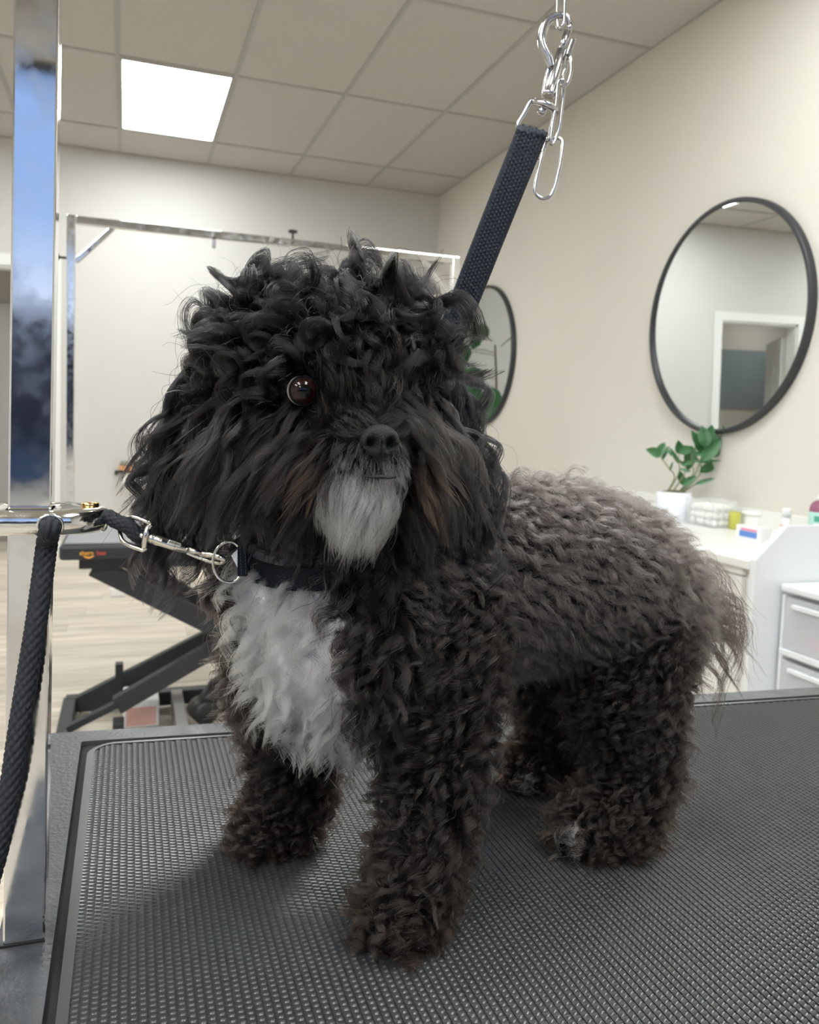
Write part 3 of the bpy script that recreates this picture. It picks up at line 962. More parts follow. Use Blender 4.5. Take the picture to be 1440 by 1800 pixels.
# mat border
b = BM()
o1 = rounded(MX0, MX1, MY0, MY1, 0.030)
o2 = rounded(MX0 + 0.003, MX1 - 0.003, MY0 + 0.003, MY1 - 0.003, 0.027)
o3 = rounded(MX0 + 0.007, MX1 - 0.007, MY0 + 0.007, MY1 - 0.007, 0.023)
ringprism(b, o1, o2, TZ - 0.006, TZ - 0.0004)
ringprism(b, o2, o3, TZ - 0.006, TZ + 0.0012)
mat_o = obj('rubber_mat', b, M_rubber, NT)
b = BM(); prism(b, [tuple(T((x, y, 0))[:2]) for x, y in o2], 'z', TZ - 0.006, TZ - 0.0022)
obj('mat_base', b, M_rubber, mat_o)
# mat relief: ridges round staggered dimples, built as real relief
def mat_relief():
    CX, CYy = 0.0056, 0.0048
    x0, x1, y0, y1 = MX0 + 0.0068, MX1 - 0.0068, MY0 + 0.0068, MY1 - 0.0068
    nx, ny = int((x1 - x0) / CX), int((y1 - y0) / CYy)
    r = 0.023
    ii, jj = np.meshgrid(np.arange(nx), np.arange(ny), indexing='ij')
    ii = ii.ravel(); jj = jj.ravel()
    ox = x0 + ii * CX
    oy = y0 + (jj + 0.5 * (ii % 2) - 0.25) * CYy
    cxm, cym = ox + CX / 2, oy + CYy / 2
    keep = (oy > y0 - 0.001) & (oy + CYy < y1 + 0.001)
    for (ccx, ccy, sx, sy) in ((x0 + r, y1 - r, -1, 1), (x1 - r, y1 - r, 1, 1)):
        ins = ((cxm - ccx) * sx > 0) & ((cym - ccy) * sy > 0)
        keep &= ~(ins & (np.hypot(cxm - ccx, cym - ccy) > r - 0.001))
    ox, oy = ox[keep], oy[keep]
    n = len(ox)
    # local profile: outer corners (low ridge), inner rim, dimple floor
    tmpl = np.array([
        (0, 0, 0.0006), (1, 0, 0.0006), (1, 1, 0.0006), (0, 1, 0.0006),
        (0.10, 0.16, 0.0013), (0.84, 0.16, 0.0013), (0.84, 0.84, 0.0002), (0.10, 0.84, 0.0002),
        (0.22, 0.60, -0.0016), (0.78, 0.60, -0.0016), (0.72, 0.80, -0.0016), (0.28, 0.80, -0.0016)])
    tmpl[:4, 2] = (0.0011, 0.0004, 0.0004, 0.0011)
    faces_t = [(0, 1, 5, 4), (1, 2, 6, 5), (2, 3, 7, 6), (3, 0, 4, 7), (4, 5, 9, 8), (5, 6, 10, 9), (6, 7, 11, 10), (7, 4, 8, 11), (8, 9, 10, 11)]
    V = np.empty((n, 12, 3))
    V[:, :, 0] = ox[:, None] + tmpl[None, :, 0] * CX
    V[:, :, 1] = oy[:, None] + tmpl[None, :, 1] * CYy
    V[:, :, 1] += SH * (V[:, :, 0] + 0.05)
    V[:, :, 2] = TZ - 0.0004 + tmpl[None, :, 2]
    Fc = (np.array(faces_t)[None] + (np.arange(n) * 12)[:, None, None]).reshape(-1, 4)
    me = bpy.data.meshes.new('mat_ribs')
    me.vertices.add(n * 12)
    me.vertices.foreach_set('co', V.ravel())
    me.loops.add(Fc.size)
    me.loops.foreach_set('vertex_index', Fc.ravel())
    me.polygons.add(len(Fc))
    me.polygons.foreach_set('loop_start', np.arange(0, Fc.size, 4))
    me.polygons.foreach_set('loop_total', np.full(len(Fc), 4))
    me.update(calc_edges=True)
    me.materials.append(M_rubber)
    o = bpy.data.objects.new('mat_ribs', me)
    COL.objects.link(o)
    adopt(o, mat_o)
    o['kind'] = 'stuff'
mat_relief()
# pedestal under the table
b = BM(); box(b, 0.15, 0.85, 0.38, 0.80, 0.62, 0.695, 0.01); obj('subframe', b, M_blacksteel, NT)
b = BM(); box(b, 0.38, 0.62, 0.48, 0.70, 0.06, 0.62, 0.01); obj('lift_column', b, M_blacksteel, NT)
b = BM(); box(b, 0.05, 0.95, 0.34, 0.86, 0.0, 0.06, 0.012); obj('base', b, M_blacksteel, NT)

# ---------------- near chrome post
PX0, PX1, PY0, PY1 = -0.0755, -0.0495, 0.577, 0.603
E3 = empty('grooming_post', ((PX0 + PX1) / 2, 0.59, TZ), 'scratched chrome square post standing on the left corner of the near table', 'post')
b = BM(); box(b, PX0, PX1, PY0, PY1, TZ - 0.0008, 1.66, 0.0014)
obj('square_tube', b, M_chrome, E3)
b = BM(); box(b, PX0, 1.194, PY0 + 0.001, PY1 - 0.001, 1.661, 1.687, 0.0014); obj('top_bar', b, M_chrome, E3)
b = BM(); box(b, 1.168, 1.194, PY0, PY1, TZ - 0.0008, 1.66, 0.0014); obj('square_tube', b, M_chrome, E3)
b = BM()
for (x0, x1, y0_, y1_) in ((PX0 - 0.004, PX1 + 0.0002, PY0 - 0.0012, PY0 - 0.0002),):
    box(b, x0, x1, y0_, y1_, TZ - 0.0009, TZ + 0.0006)
obj('base_seam', b, M_darkgap, E3)
E3.rotation_euler = (0, 0.0105, 0)

# ---------------- oval cast bracket round the post
BZ = 1.0275
E4 = empty('tether_bracket', (-0.062, 0.59, BZ), 'polished oval metal bracket clamped round the chrome post', 'bracket')
def stadium(cx, cy_, hl, hw, n=20):
    out = []
    for k in range(n + 1):
        a = -math.pi / 2 + math.pi * k / n
        out.append((cx + hl - hw * 1.0 + hw * math.cos(a), cy_ + hw * math.sin(a)))
    for k in range(n + 1):
        a = math.pi / 2 + math.pi * k / n
        out.append((cx - hl + hw * 1.0 + hw * math.cos(a), cy_ + hw * math.sin(a)))
    return out
b = BM()
bcx, bcy = -0.0605, 0.5905
layers = [(0.0, 0.0, 0.0), ]
prof = [(-0.0080, 0.0045), (-0.0064, 0.0015), (-0.0030, 0.0), (0.0030, 0.0), (0.0064, 0.0015), (0.0080, 0.0045)]
rings = []
for (dz, inset) in prof:
    st = stadium(bcx, bcy, 0.050 - inset, 0.0315 - inset)
    rings.append([b.verts.new((p[0], p[1], BZ + dz)) for p in st])
n = len(rings[0])
for i in range(len(rings) - 1):
    for k in range(n):
        f = b.faces.new([rings[i][k], rings[i][(k + 1) % n], rings[i + 1][(k + 1) % n], rings[i + 1][k]]); f.smooth = True
# inner square hole (round the post)
hw_ = 0.0142
def sq_ring(dz):
    out = []
    m_ = n
    for k in range(m_):
        p = np.array(stadium(bcx, bcy, 0.050, 0.0315)[k])
        d = p - np.array([(PX0 + PX1) / 2 + 0.003, 0.590])
        s = hw_ / max(abs(d[0]), abs(d[1]))
        q = np.array([(PX0 + PX1) / 2 + 0.003, 0.590]) + d * s
        out.append(b.verts.new((q[0], q[1], BZ + dz)))
    return out
it, ib = sq_ring(0.0072), sq_ring(-0.0072)
for k in range(n):
    j = (k + 1) % n
    b.faces.new([rings[-1][k], rings[-1][j], it[j], it[k]]).smooth = True
    b.faces.new([rings[0][j], rings[0][k], ib[k], ib[j]]).smooth = True
    b.faces.new([it[k], it[j], ib[j], ib[k]])
obj('bracket_body', b, M_cast, E4)
hx_ = Py(88, 925, 0.558)
b = BM()
ringp = [np.array([hx_[0], 0.5592, hx_[2]]) + 0.0072 * np.array([math.cos(a), 0, math.sin(a) * 0.95]) for a in np.linspace(0, 2 * math.pi, 28, endpoint=False)]
tube(b, ringp, 0.0012, 8, closed=True)
obj('hole_rim', b, M_cast, E4)
b = BM(); lathe(b, [(0.0064, 0), (0.0064, 0.0006)], (hx_[0], 0.5592, hx_[2]), (0, -1, 0), 24); obj('cord_hole', b, M_darkgap, E4)
b = BM(); lathe(b, [(0.0058, 0), (0.0058, 0.0022), (0.005, 0.003), (0, 0.0032)], (-0.0230, 0.588, BZ + 0.0078), (0, 0, 1), 22); obj('brass_rivet', b, M_brass, E4)
b = BM()
eyec = np.array([-0.0150, 0.583, BZ - 0.001])
tube(b, [eyec + 0.0062 * np.array([0.35 * math.cos(a), -0.5 * math.cos(a), math.sin(a)]) for a in np.linspace(0, 2 * math.pi, 24, endpoint=False)], 0.0016, 8, closed=True)
obj('end_eye', b, M_cast, E4)

# ---------------- braided rope
def braid_rope(name, pts, r, label):
    P = spline(pts, 60)
    L = [0]
    for i in range(1, len(P)):
        L.append(L[-1] + np.linalg.norm(P[i] - P[i - 1]))
    bb = BM()
    k = 2 * math.pi / (r * 1.1)
    def rf(i, a):
        s = L[i] * k
        return 0.90 + 0.22 * (abs(math.sin(4 * a + s * 0.5)) * abs(math.sin(4 * a - s * 0.5))) ** 0.5
    tube(bb, P, r, 56, rfun=rf)
    o = obj(name, bb, M_rope)
    return tag(o, label, 'rope')
down = [np.array([hx_[0], 0.566, hx_[2] + 0.001]), np.array([hx_[0], 0.556, hx_[2] - 0.002]), W(82, 960, 0.528), W(66, 1080, 0.522), W(50, 1180, 0.517), W(34, 1280, 0.512), W(16, 1400, 0.508), W(-6, 1500, 0.505), W(-45, 1640, 0.50), W(-80, 1790, 0.50), W(-105, 1900, 0.50)]
braid_rope('cord', down, 0.0062, 'dark braided cord hanging from the front hole of the post bracket')
side = [eyec + np.array([-0.004, 0.004, 0.001]), W(188, 908, 0.548), W(206, 917, 0.546), W(226, 926, 0.545), W(240, 940, 0.546), W(252, 944, 0.549)]
braid_rope('cord', side, 0.0048, 'short dark braided cord from the bracket end to the snap hook')

# ---------------- lower snap hook
E5 = empty('snap_hook', W(300, 950, 0.55), 'nickel swivel snap hook between the dark cord and the collar ring', 'snap hook')
def zp(x, y, Z, ox=180, oy=880, s=5.143):
    return W(ox + x / s, oy + y / s, Z)
px = lambda n_, Z: n_ * Z / F_PX
Zs = 0.544
b = BM(); tube(b, spline([zp(440, 205, Zs), zp(400, 190, Zs - .001), zp(330, 165, Zs), zp(250, 152, Zs + .004), zp(190, 185, Zs + .009), zp(160, 240, Zs + .009), zp(160, 300, Zs + .003), zp(185, 365, Zs), zp(260, 410, Zs), zp(330, 435, Zs), zp(372, 450, Zs), zp(396, 425, Zs)], 6), px(4.0, Zs), 12)
obj('bail', b, M_nickel, E5)
b = BM(); tube(b, spline([zp(445, 215, Zs), zp(415, 250, Zs), zp(398, 300, Zs - .001), zp(385, 360, Zs - .001), zp(380, 430, Zs)], 5), [px(v, Zs) for v in np.interp(np.arange(21), [0, 8, 12, 20], [4.5, 6.2, 6.2, 4.5])], 14); obj('swivel_eye', b, M_nickel, E5)
A_, B_ = zp(335, 310, Zs), zp(770, 450, Zs + .002)
ax = nrm(B_ - A_)
Lb = np.linalg.norm(B_ - A_)
b = BM(); lathe(b, [(0, -0.0005), (px(4, Zs), 0), (px(5.2, Zs), .001), (px(5.2, Zs), .004), (px(4, Zs), .005)], A_, ax, 20); obj('swivel_pin', b, M_nickel, E5)
t1 = zp(425, 335, Zs)
b = BM(); lathe(b, [(px(8.0, Zs), 0), (px(9.3, Zs), .0012), (px(9.3, Zs), .0032), (px(8.2, Zs), .0040), (px(9.4, Zs), .0048), (px(9.2, Zs), .0075), (px(9.0, Zs), 0.018), (px(7.8, Zs), np.linalg.norm(B_ - t1)), (px(5.2, Zs), np.linalg.norm(B_ - t1) + .0004)], t1, ax, 28); obj('barrel', b, M_nickel, E5)
lc = zp(668, 382, Zs) - FWD * px(8.0, Zs)
v_ = nrm(np.cross(ax, FWD))
b = BM(); obox(b, lc, ax, v_, np.cross(ax, v_), px(23, Zs), px(7.5, Zs), px(4.0, Zs), px(1.8, Zs)); obj('thumb_latch', b, M_nickel, E5)
b = BM(); obox(b, zp(575, 362, Zs) - FWD * px(7.9, Zs), ax, v_, np.cross(ax, v_), px(9, Zs), px(5, Zs), px(2.5, Zs)); obj('latch_slot', b, M_darkgap, E5)
b = BM(); tube(b, [zp(775, 440, Zs), zp(905, 482, Zs + .001)], [px(5.2, Zs), px(5.2, Zs)], 16); tube(b, [zp(900, 478, Zs + .001), zp(918, 487, Zs + .001)], px(6.2, Zs), 16); obj('bolt', b, M_nickel, E5)
b = BM(); tube(b, spline([zp(760, 468, Zs + .002), zp(860, 510, Zs + .003), zp(980, 548, Zs + .003), zp(1060, 562, Zs + .001), zp(1098, 545, Zs - .002), zp(1080, 520, Zs - .003), zp(1000, 492, Zs - .001), zp(915, 484, Zs + .001)], 6), [px(v, Zs) for v in np.interp(np.arange(43), [0, 20, 28, 36, 42], [3.2, 4.4, 5.0, 6.0, 6.4])], 14); obj('hook', b, M_nickel, E5)

# ---------------- collar
Zc = 0.545
E6 = empty('collar', W(600, 950, 0.60), 'black webbing dog collar crossing the white chest fur', 'collar')
cc = W(573, 950, 0.612)
rightv = nrm(CR * np.array([1, 1, 0])); fwdv = nrm(np.cross([0, 0, 1.0], rightv))
if fwdv @ FWD < 0: fwdv = -fwdv
cpts = []
for k in range(72):
    a = 2 * math.pi * k / 72
    # a=0 right, pi/2 towards camera
    p = cc + rightv * math.cos(a) * 0.0645 - fwdv * math.sin(a) * 0.0700
    p = p + np.array([0, 0, 1]) * (-0.016 * math.sin(a) + 0.004 * math.cos(a))
    cpts.append(p)
b = BM()
hw2 = 0.0078
rr = []
for k, p in enumerate(cpts):
    t_ = nrm(cpts[(k + 1) % 72] - cpts[k - 1])
    out_ = nrm((p - cc) * np.array([1, 1, 0]))
    u_ = nrm(np.cross(t_, out_)); u_ = u_ if u_[2] > 0 else -u_
    rr.append([b.verts.new(tuple(p + u_ * s * hw2 + out_ * o_)) for s, o_ in ((-1, 0), (-1, 0.0022), (-.5, .0027), (0, 0.0024), (.5, .0027), (1, 0.0022), (1, 0))])
for k in range(72):
    A, B = rr[k], rr[(k + 1) % 72]
    for j in range(7):
        b.faces.new([A[j], A[(j + 1) % 7], B[(j + 1) % 7], B[j]])
bmesh.ops.recalc_face_normals(b, faces=b.faces[:])
obj('collar_strap', b, M_collar, E6)
b = BM()
# stitched end that holds the ring
obox(b, zp(1268, 545, 0.540), CR, CU, -FWD, px(17, .54), px(54, .54), 0.004, 0.001)
obj('ring_keeper', b, M_collar, E6)
b = BM()
for k in range(18):
    obox(b, zp(1245 + (k // 9) * 42 + (k % 9) * 1.5, 425 + (k % 9) * 29, 0.5378), CR, CU, -FWD, px(1.2, .54), px(3.6, .54), 0.0004)
obj('stitching', b, mat('navy_thread', (0.04, 0.06, 0.10), 0.7), E6)
b = BM()
dr = [zp(1148 + 148 * math.cos(a) - (0 if math.cos(a) < 0 else 20 * math.cos(a)), 556 + 185 * math.sin(a), 0.5385 + 0.003 * math.cos(a)) for a in np.linspace(0, 2 * math.pi, 48, endpoint=False)]
tube(b, dr, px(2.7, .54), 10, closed=True)
obj('collar_ring', b, M_nickel, E6)
b = BM()
tri = [zp(1165, 498, .5395), zp(1222, 440, .539), zp(1243, 645, .539)]
vs = [b.verts.new(tuple(p)) for p in tri] + [b.verts.new(tuple(p + FWD * 0.0006)) for p in tri]
b.faces.new(vs[:3]); b.faces.new(vs[3:][::-1])
for k in range(3): b.faces.new([vs[k], vs[(k + 1) % 3], vs[3 + (k + 1) % 3], vs[3 + k]])
ct = obj('care_tag', b, M_wpl, E6); ct['label'] = 'white care tag with tiny blue print'
b = BM()
for (x, y_) in ((1185, 492), (1200, 478), (1213, 470), (1190, 512), (1206, 500), (1216, 520), (1208, 540), (1218, 548), (1222, 575), (1226, 600)):
    obox(b, zp(x, y_, .5388), CR, CU, -FWD, px(1.6, .54), px(1.2, .54), 0.0002)
obj('tag_print', b, M_bluep, ct)

# ================================================================== UPPER CHAIN, SNAP AND STRAP
zq = lambda x, y, Z: W(880 + x / 4.735, y / 4.735, Z)
Zu = 0.62
E7 = empty('chain', W(985, 20, 0.6), 'steel link chain hanging from above beside the tether strap', 'chain')
def link(path, r, name='chain_link', m=M_steel, parent=None, n=6):
    bb = BM(); tube(bb, spline(path, n, closed=True), r, 10, closed=True)
    return obj(name, bb, m, parent or E7)
rl = px(3.1, Zu)
link([zq(478, -260, Zu), zq(505, -330, Zu - .002), zq(535, -260, Zu - .004), zq(532, 150, Zu - .004), zq(515, 215, Zu - .004), zq(492, 246, Zu - .002), zq(472, 200, Zu), zq(472, 0, Zu)], rl)
prev = zq(505, -330, Zu - .002)
topz = 1.661
top = np.array([prev[0] + 0.003, 0.59, topz])
nl = 5
for k in range(nl):
    c0 = prev + (top - prev) * (k / nl); c1 = prev + (top - prev) * ((k + 1) / nl)
    d = nrm(c1 - c0); s_ = (CR if k % 2 else FWD); s_ = nrm(s_ - d * (s_ @ d))
    c0 = c0 - d * 0.003; c1 = c1 + d * 0.003
    link([c0, c0 + d * .006 + s_ * .005, c1 - d * .006 + s_ * .005, c1, c1 - d * .006 - s_ * .005, c0 + d * .006 - s_ * .005], rl)
link([zq(560, 480, Zu + .002), zq(585, 500, Zu), zq(588, 600, Zu), zq(560, 690, Zu), zq(520, 722, Zu), zq(500, 690, Zu + .003), zq(520, 640, Zu + .006), zq(545, 560, Zu + .006)], rl)
link([zq(500, 668, Zu - .003), zq(522, 680, Zu - .003), zq(522, 800, Zu), zq(500, 1000, Zu + .001), zq(470, 1130, Zu + .002), zq(432, 1200, Zu), zq(418, 1170, Zu - .002), zq(440, 1000, Zu - .002), zq(468, 820, Zu - .003), zq(478, 700, Zu - .003)], rl)
link([zq(455, 1150, Zu + .004), zq(505, 1165, Zu + .003), zq(516, 1230, Zu + .002), zq(490, 1400, Zu), zq(450, 1560, Zu), zq(410, 1635, Zu), zq(345, 1652, Zu), zq(292, 1610, Zu), zq(290, 1540, Zu), zq(325, 1380, Zu), zq(370, 1220, Zu + .002), zq(400, 1165, Zu + .004)], rl, n=5)

E8 = empty('tether_strap', W(880, 400, 0.65), 'navy webbing tether strap running from the chain down to the dog neck', 'strap')
rh = [px(v, Zu) for v in np.interp(np.arange(43), [0, 10, 22, 34, 42], [6.0, 8.6, 8.0, 6.0, 4.6])]
b = BM(); tube(b, spline([zq(425, 560, Zu), zq(400, 480, Zu), zq(355, 390, Zu), zq(345, 290, Zu), zq(385, 185, Zu), zq(460, 135, Zu), zq(540, 140, Zu), zq(578, 200, Zu)], 6), rh, 16); obj('hook', b, M_steel, E8)
b = BM(); tube(b, [zq(575, 195, Zu), zq(568, 265, Zu)], [px(4.6, Zu), px(5.5, Zu)], 14); tube(b, [zq(556, 268, Zu), zq(500, 440, Zu)], px(6.2, Zu), 14); obj('bolt', b, M_steel, E8)
A_, B_ = zq(512, 415, Zu), zq(400, 800, Zu)
ax = nrm(B_ - A_); Lb = np.linalg.norm(B_ - A_)
b = BM(); lathe(b, [(px(6, Zu), 0), (px(9.0, Zu), 0.0004), (px(9.0, Zu), Lb * 0.75), (px(9.5, Zu), Lb * .9), (px(11.5, Zu), Lb * .93), (px(11.5, Zu), Lb), (px(9, Zu), Lb + .0006)], A_, ax, 28); obj('barrel', b, M_steel, E8)
b = BM(); tube(b, spline([zq(405, 520, Zu + .002), zq(395, 600, Zu + .003), zq(370, 720, Zu + .003), zq(360, 800, Zu + .002)], 4), px(5, Zu), 12); obj('spine', b, M_steel, E8)
v_ = nrm(np.cross(ax, FWD))
lt = zq(585, 395, Zu)
b = BM(); obox(b, lt, nrm(zq(570, 470, Zu) - zq(620, 330, Zu)), nrm(CR), -FWD, px(30, Zu), px(9, Zu), px(8, Zu), px(2, Zu)); obj('thumb_latch', b, M_steel, E8)
b = BM(); tube(b, spline([zq(275, 850, Zu), zq(330, 855, Zu - .003), zq(400, 880, Zu - .004), zq(470, 925, Zu)], 5), [px(v, Zu) for v in np.interp(np.arange(16), [0, 8, 15], [5, 7.5, 5.5])], 12)
lathe(b, [(0, -.002), (px(7.5, Zu), 0), (px(7.5, Zu), .004), (px(5.5, Zu), .0055), (0, .006)], zq(352, 900, Zu - .001), ax, 16)
obj('swivel_eye', b, M_steel, E8)
b = BM(); tube(b, spline([zq(290, 835, Zu), zq(255, 840, Zu), zq(205, 930, Zu), zq(148, 1030, Zu), zq(155, 1065, Zu), zq(200, 1085, Zu), zq(300, 1130, Zu), zq(385, 1165, Zu), zq(415, 1140, Zu), zq(425, 1040, Zu), zq(445, 930, Zu), zq(450, 900, Zu)], 6), px(3.6, Zu), 12); obj('bail', b, M_steel, E8)
# webbing
def webbing(path, wv, width, thick, rows, mm, parent, name='webbing'):
    P = path
    n = len(P)
    cols = 9
    bb = BM()
    # sample finely
    S = 8
    fine = []
    L = [0.0]
    for i in range(1, n): L.append(L[-1] + np.linalg.norm(P[i] - P[i - 1]))
    tot = L[-1]
    nr = rows * 4
    grid = []
    for side_ in (1, -1):
        g = []
        for r_ in range(nr + 1):
            s = tot * r_ / nr
            i = min(np.searchsorted(L, s, side='right') - 1, n - 2)
            f = (s - L[i]) / (L[i + 1] - L[i])
            p = P[i] * (1 - f) + P[i + 1] * f
            d = nrm(P[i + 1] - P[i])
            nrm_ = nrm(np.cross(d, wv)); 
            if nrm_ @ FWD > 0: nrm_ = -nrm_
            w_ = np.cross(nrm_, d)
            row_ = []
            nc = cols * 4
            for c in range(nc + 1):
                cc_ = c / nc
                ph = (c // 4) % 2
                bumpv = abs(math.sin(math.pi * (r_ / 4.0 + 0.5 * ph))) * abs(math.sin(math.pi * (c / 4.0))) ** 0.6
                edge = min(1, 6 * cc_, 6 * (1 - cc_))
                off = side_ * (thick / 2 * edge ** 0.5 + 0.0013 * bumpv * edge)
                ew = 1 + (0.02 * abs(math.sin(math.pi * r_ / 4.0)) if c in (0, nc) else 0)
                row_.append(bb.verts.new(tuple(p + w_ * (cc_ - 0.5) * width * ew + nrm_ * off)))
            g.append(row_)
        grid.append(g)
    for si, g in enumerate(grid):
        for r_ in range(nr):
            for c in range(len(g[0]) - 1):
                q = [g[r_][c], g[r_][c + 1], g[r_ + 1][c + 1], g[r_ + 1][c]]
                f = bb.faces.new(q if si == 0 else q[::-1]); f.smooth = True
    bmesh.ops.remove_doubles(bb, verts=bb.verts[:], dist=0.00005)
    bmesh.ops.recalc_face_normals(bb, faces=bb.faces[:])
    return obj(name, bb, mm, parent)
wp = spline([W(937, 226, 0.616), W(934, 234, 0.6145), W(930, 245, 0.616), W(899, 322, 0.625), W(867, 402, 0.637), W(835, 483, 0.65), W(803, 564, 0.665), W(779, 625, 0.675), W(740, 740, 0.70)], 8)
webbing(wp, CR, 0.0235, 0.0018, 78, M_web, E8)
b = BM()
for k in range(9):
    for yy in (262, 276):
        obox(b, W(912 + k * 5.0 - (yy - 262) * 0.4, yy + k * 2.0 - 12, 0.6125), nrm(CR - 0.3 * CU), CU, -FWD, px(3.4, Zu), px(1.4, Zu), 0.0004)
obj('stitching', b, mat('navy_stitch', (0.008, 0.012, 0.022), 0.7), E8)

#DOG
# ================================================================== DOG
exec_dog = True
# blobs: px, py, depth, radius px, region
BL = [
    ('chest', 600, 1110, .605, 165), ('chest', 640, 1000, .62, 130), ('torso', 720, 1056, .650, 172), ('torso', 800, 1030, .67, 152),
    ('torso', 890, 1005, .70, 155), ('torso', 980, 1008, .725, 154), ('torso', 1055, 1030, .75, 148), ('torso', 1110, 1070, .765, 120),   # 7
    ('leg', 775, 1130, .60, 95), ('leg', 765, 1300, .60, 76), ('leg', 745, 1470, .590, 66), ('paw', 715, 1580, .578, 62), ('paw', 695, 1598, .560, 50),   # 8-12
    ('leg', 500, 1180, .665, 85), ('leg', 515, 1290, .685, 62), ('leg', 508, 1390, .692, 58), ('paw', 485, 1448, .685, 54), ('paw', 462, 1458, .672, 42),  # 13-17
    ('leg', 1090, 1130, .735, 108), ('leg', 1095, 1230, .72, 84), ('leg', 1120, 1340, .725, 60), ('paw', 1085, 1440, .705, 60), ('paw', 1030, 1452, .695, 50),  # 18-22
    ('leg', 965, 1160, .81, 78), ('leg', 975, 1250, .835, 52), ('leg', 975, 1320, .835, 46), ('paw', 945, 1345, .825, 42), ('paw', 920, 1352, .815, 32),  # 23-27
    ('skull', 560, 665, .560, 142), ('skull', 565, 630, .560, 108), ('brow', 600, 635, .530, 95), ('muzzle', 630, 770, .510, 82), ('tip', 655, 792, .485, 54),  # 28-32
    ('jaw', 640, 850, .505, 62), ('cheekL', 480, 790, .545, 95), ('cheekR', 735, 790, .560, 78), ('neck', 590, 900, .595, 115), ('neck', 620, 980, .62, 120),  # 33-37
    ('earL', 390, 640, .585, 48), ('earL', 335, 780, .585, 52), ('earL', 318, 885, .585, 44), ('earR', 770, 650, .61, 40), ('earR', 800, 790, .615, 46), ('earR', 808, 920, .61, 44),  # 38-43
    ('tail', 1180, 1010, .80, 30), ('tail', 1225, 1060, .82, 24), ('tail', 1232, 1120, .82, 16), ('chest', 490, 1010, .600, 92), ('neck', 620, 968, .555, 64), ('skull', 470, 618, .565, 84), ('skull', 665, 606, .572, 84),  # 44-46
]
CH = [(0, 1), (1, 2), (2, 3), (3, 4), (4, 5), (5, 6), (6, 7), (0, 2), (8, 9), (9, 10), (10, 11), (11, 12), (13, 14), (14, 15), (15, 16), (16, 17), (0, 13), (2, 8),
      (18, 19), (19, 20), (20, 21), (21, 22), (6, 18), (23, 24), (24, 25), (25, 26), (26, 27), (6, 23), (28, 29), (29, 30), (28, 31), (31, 32), (31, 33), (28, 34), (28, 35), (34, 31), (35, 31),
      (28, 36), (36, 37), (37, 0), (37, 2), (38, 39), (39, 40), (28, 38), (41, 42), (42, 43), (28, 41), (7, 44), (44, 45), (45, 46), (0, 47), (37, 47), (37, 48), (28, 49), (28, 50)]
C3 = np.array([W(b_[1], b_[2], b_[3]) for b_ in BL])
R3 = np.array([b_[4] * b_[3] / F_PX for b_ in BL])
for i, b_ in enumerate(BL):   # paws stand on the mat
    if b_[0] == 'paw':
        C3[i][2] = max(TZ + R3[i] * 0.72, min(C3[i][2], TZ + R3[i] * 0.95))
LAB = [b_[0] for b_ in BL]
sph_c, sph_r, sph_l = list(C3), list(R3), list(LAB)
for i, j in CH:
    n_ = max(2, int(np.linalg.norm(C3[i] - C3[j]) / (0.35 * min(R3[i], R3[j]))))
    for k in range(1, n_):
        t = k / n_
        r_ = R3[i] * (1 - t) + R3[j] * t
        if {LAB[i], LAB[j]} & {'earL', 'earR'} and 'skull' in (LAB[i], LAB[j]):
            r_ = min(R3[i], R3[j])
        sph_c.append(C3[i] * (1 - t) + C3[j] * t); sph_r.append(r_)
        sph_l.append(LAB[i] if t < 0.5 else LAB[j])
sph_c, sph_r = np.array(sph_c), np.array(sph_r)
bm = BM()
for c_, r_ in zip(sph_c, sph_r):
    bmesh.ops.create_icosphere(bm, subdivisions=2, radius=float(r_) * 1.03, matrix=Matrix.Translation(Vector(c_)))
for v in bm.verts:
    if v.co.z < TZ + 0.0025: v.co.z = TZ + 0.0025
me0 = bpy.data.meshes.new('dog_raw'); bm.to_mesh(me0); bm.free()
o0 = bpy.data.objects.new('dog_raw', me0); COL.objects.link(o0)
md = o0.modifiers.new('r', 'REMESH'); md.mode = 'VOXEL'; md.voxel_size = 0.0042
md2 = o0.modifiers.new('s', 'SMOOTH'); md2.factor = 0.5; md2.iterations = 10
bpy.context.view_layer.update()
dme = bpy.data.meshes.new_from_object(o0.evaluated_get(bpy.context.evaluated_depsgraph_get()))
bpy.data.objects.remove(o0)
dme.name = 'dog'
nv = len(dme.vertices)
VC = np.empty(nv * 3); dme.vertices.foreach_get('co', VC); VC = VC.reshape(-1, 3)
VC[:, 2] = np.maximum(VC[:, 2], TZ + 0.0015)
dme.vertices.foreach_set('co', VC.ravel())
dme.calc_loop_triangles()
TR = np.empty(len(dme.loop_triangles) * 3, int); dme.loop_triangles.foreach_get('vertices', TR); TR = TR.reshape(-1, 3)

HEADC = W(565, 660, .560)
def seg_dist(P, a, b_):
    a, b_ = np.asarray(a), np.asarray(b_)
    ab = b_ - a
    t = np.clip(((P - a) @ ab) / (ab @ ab), 0, 1)
    return np.linalg.norm(P - (a + t[:, None] * ab), axis=1)

def region_of(P):
    D = np.linalg.norm(P[:, None, :].astype(np.float32) - sph_c[None].astype(np.float32), axis=2) - sph_r[None].astype(np.float32)
    idx = D.argmin(1)
    return np.array(sph_l, dtype=object)[idx]

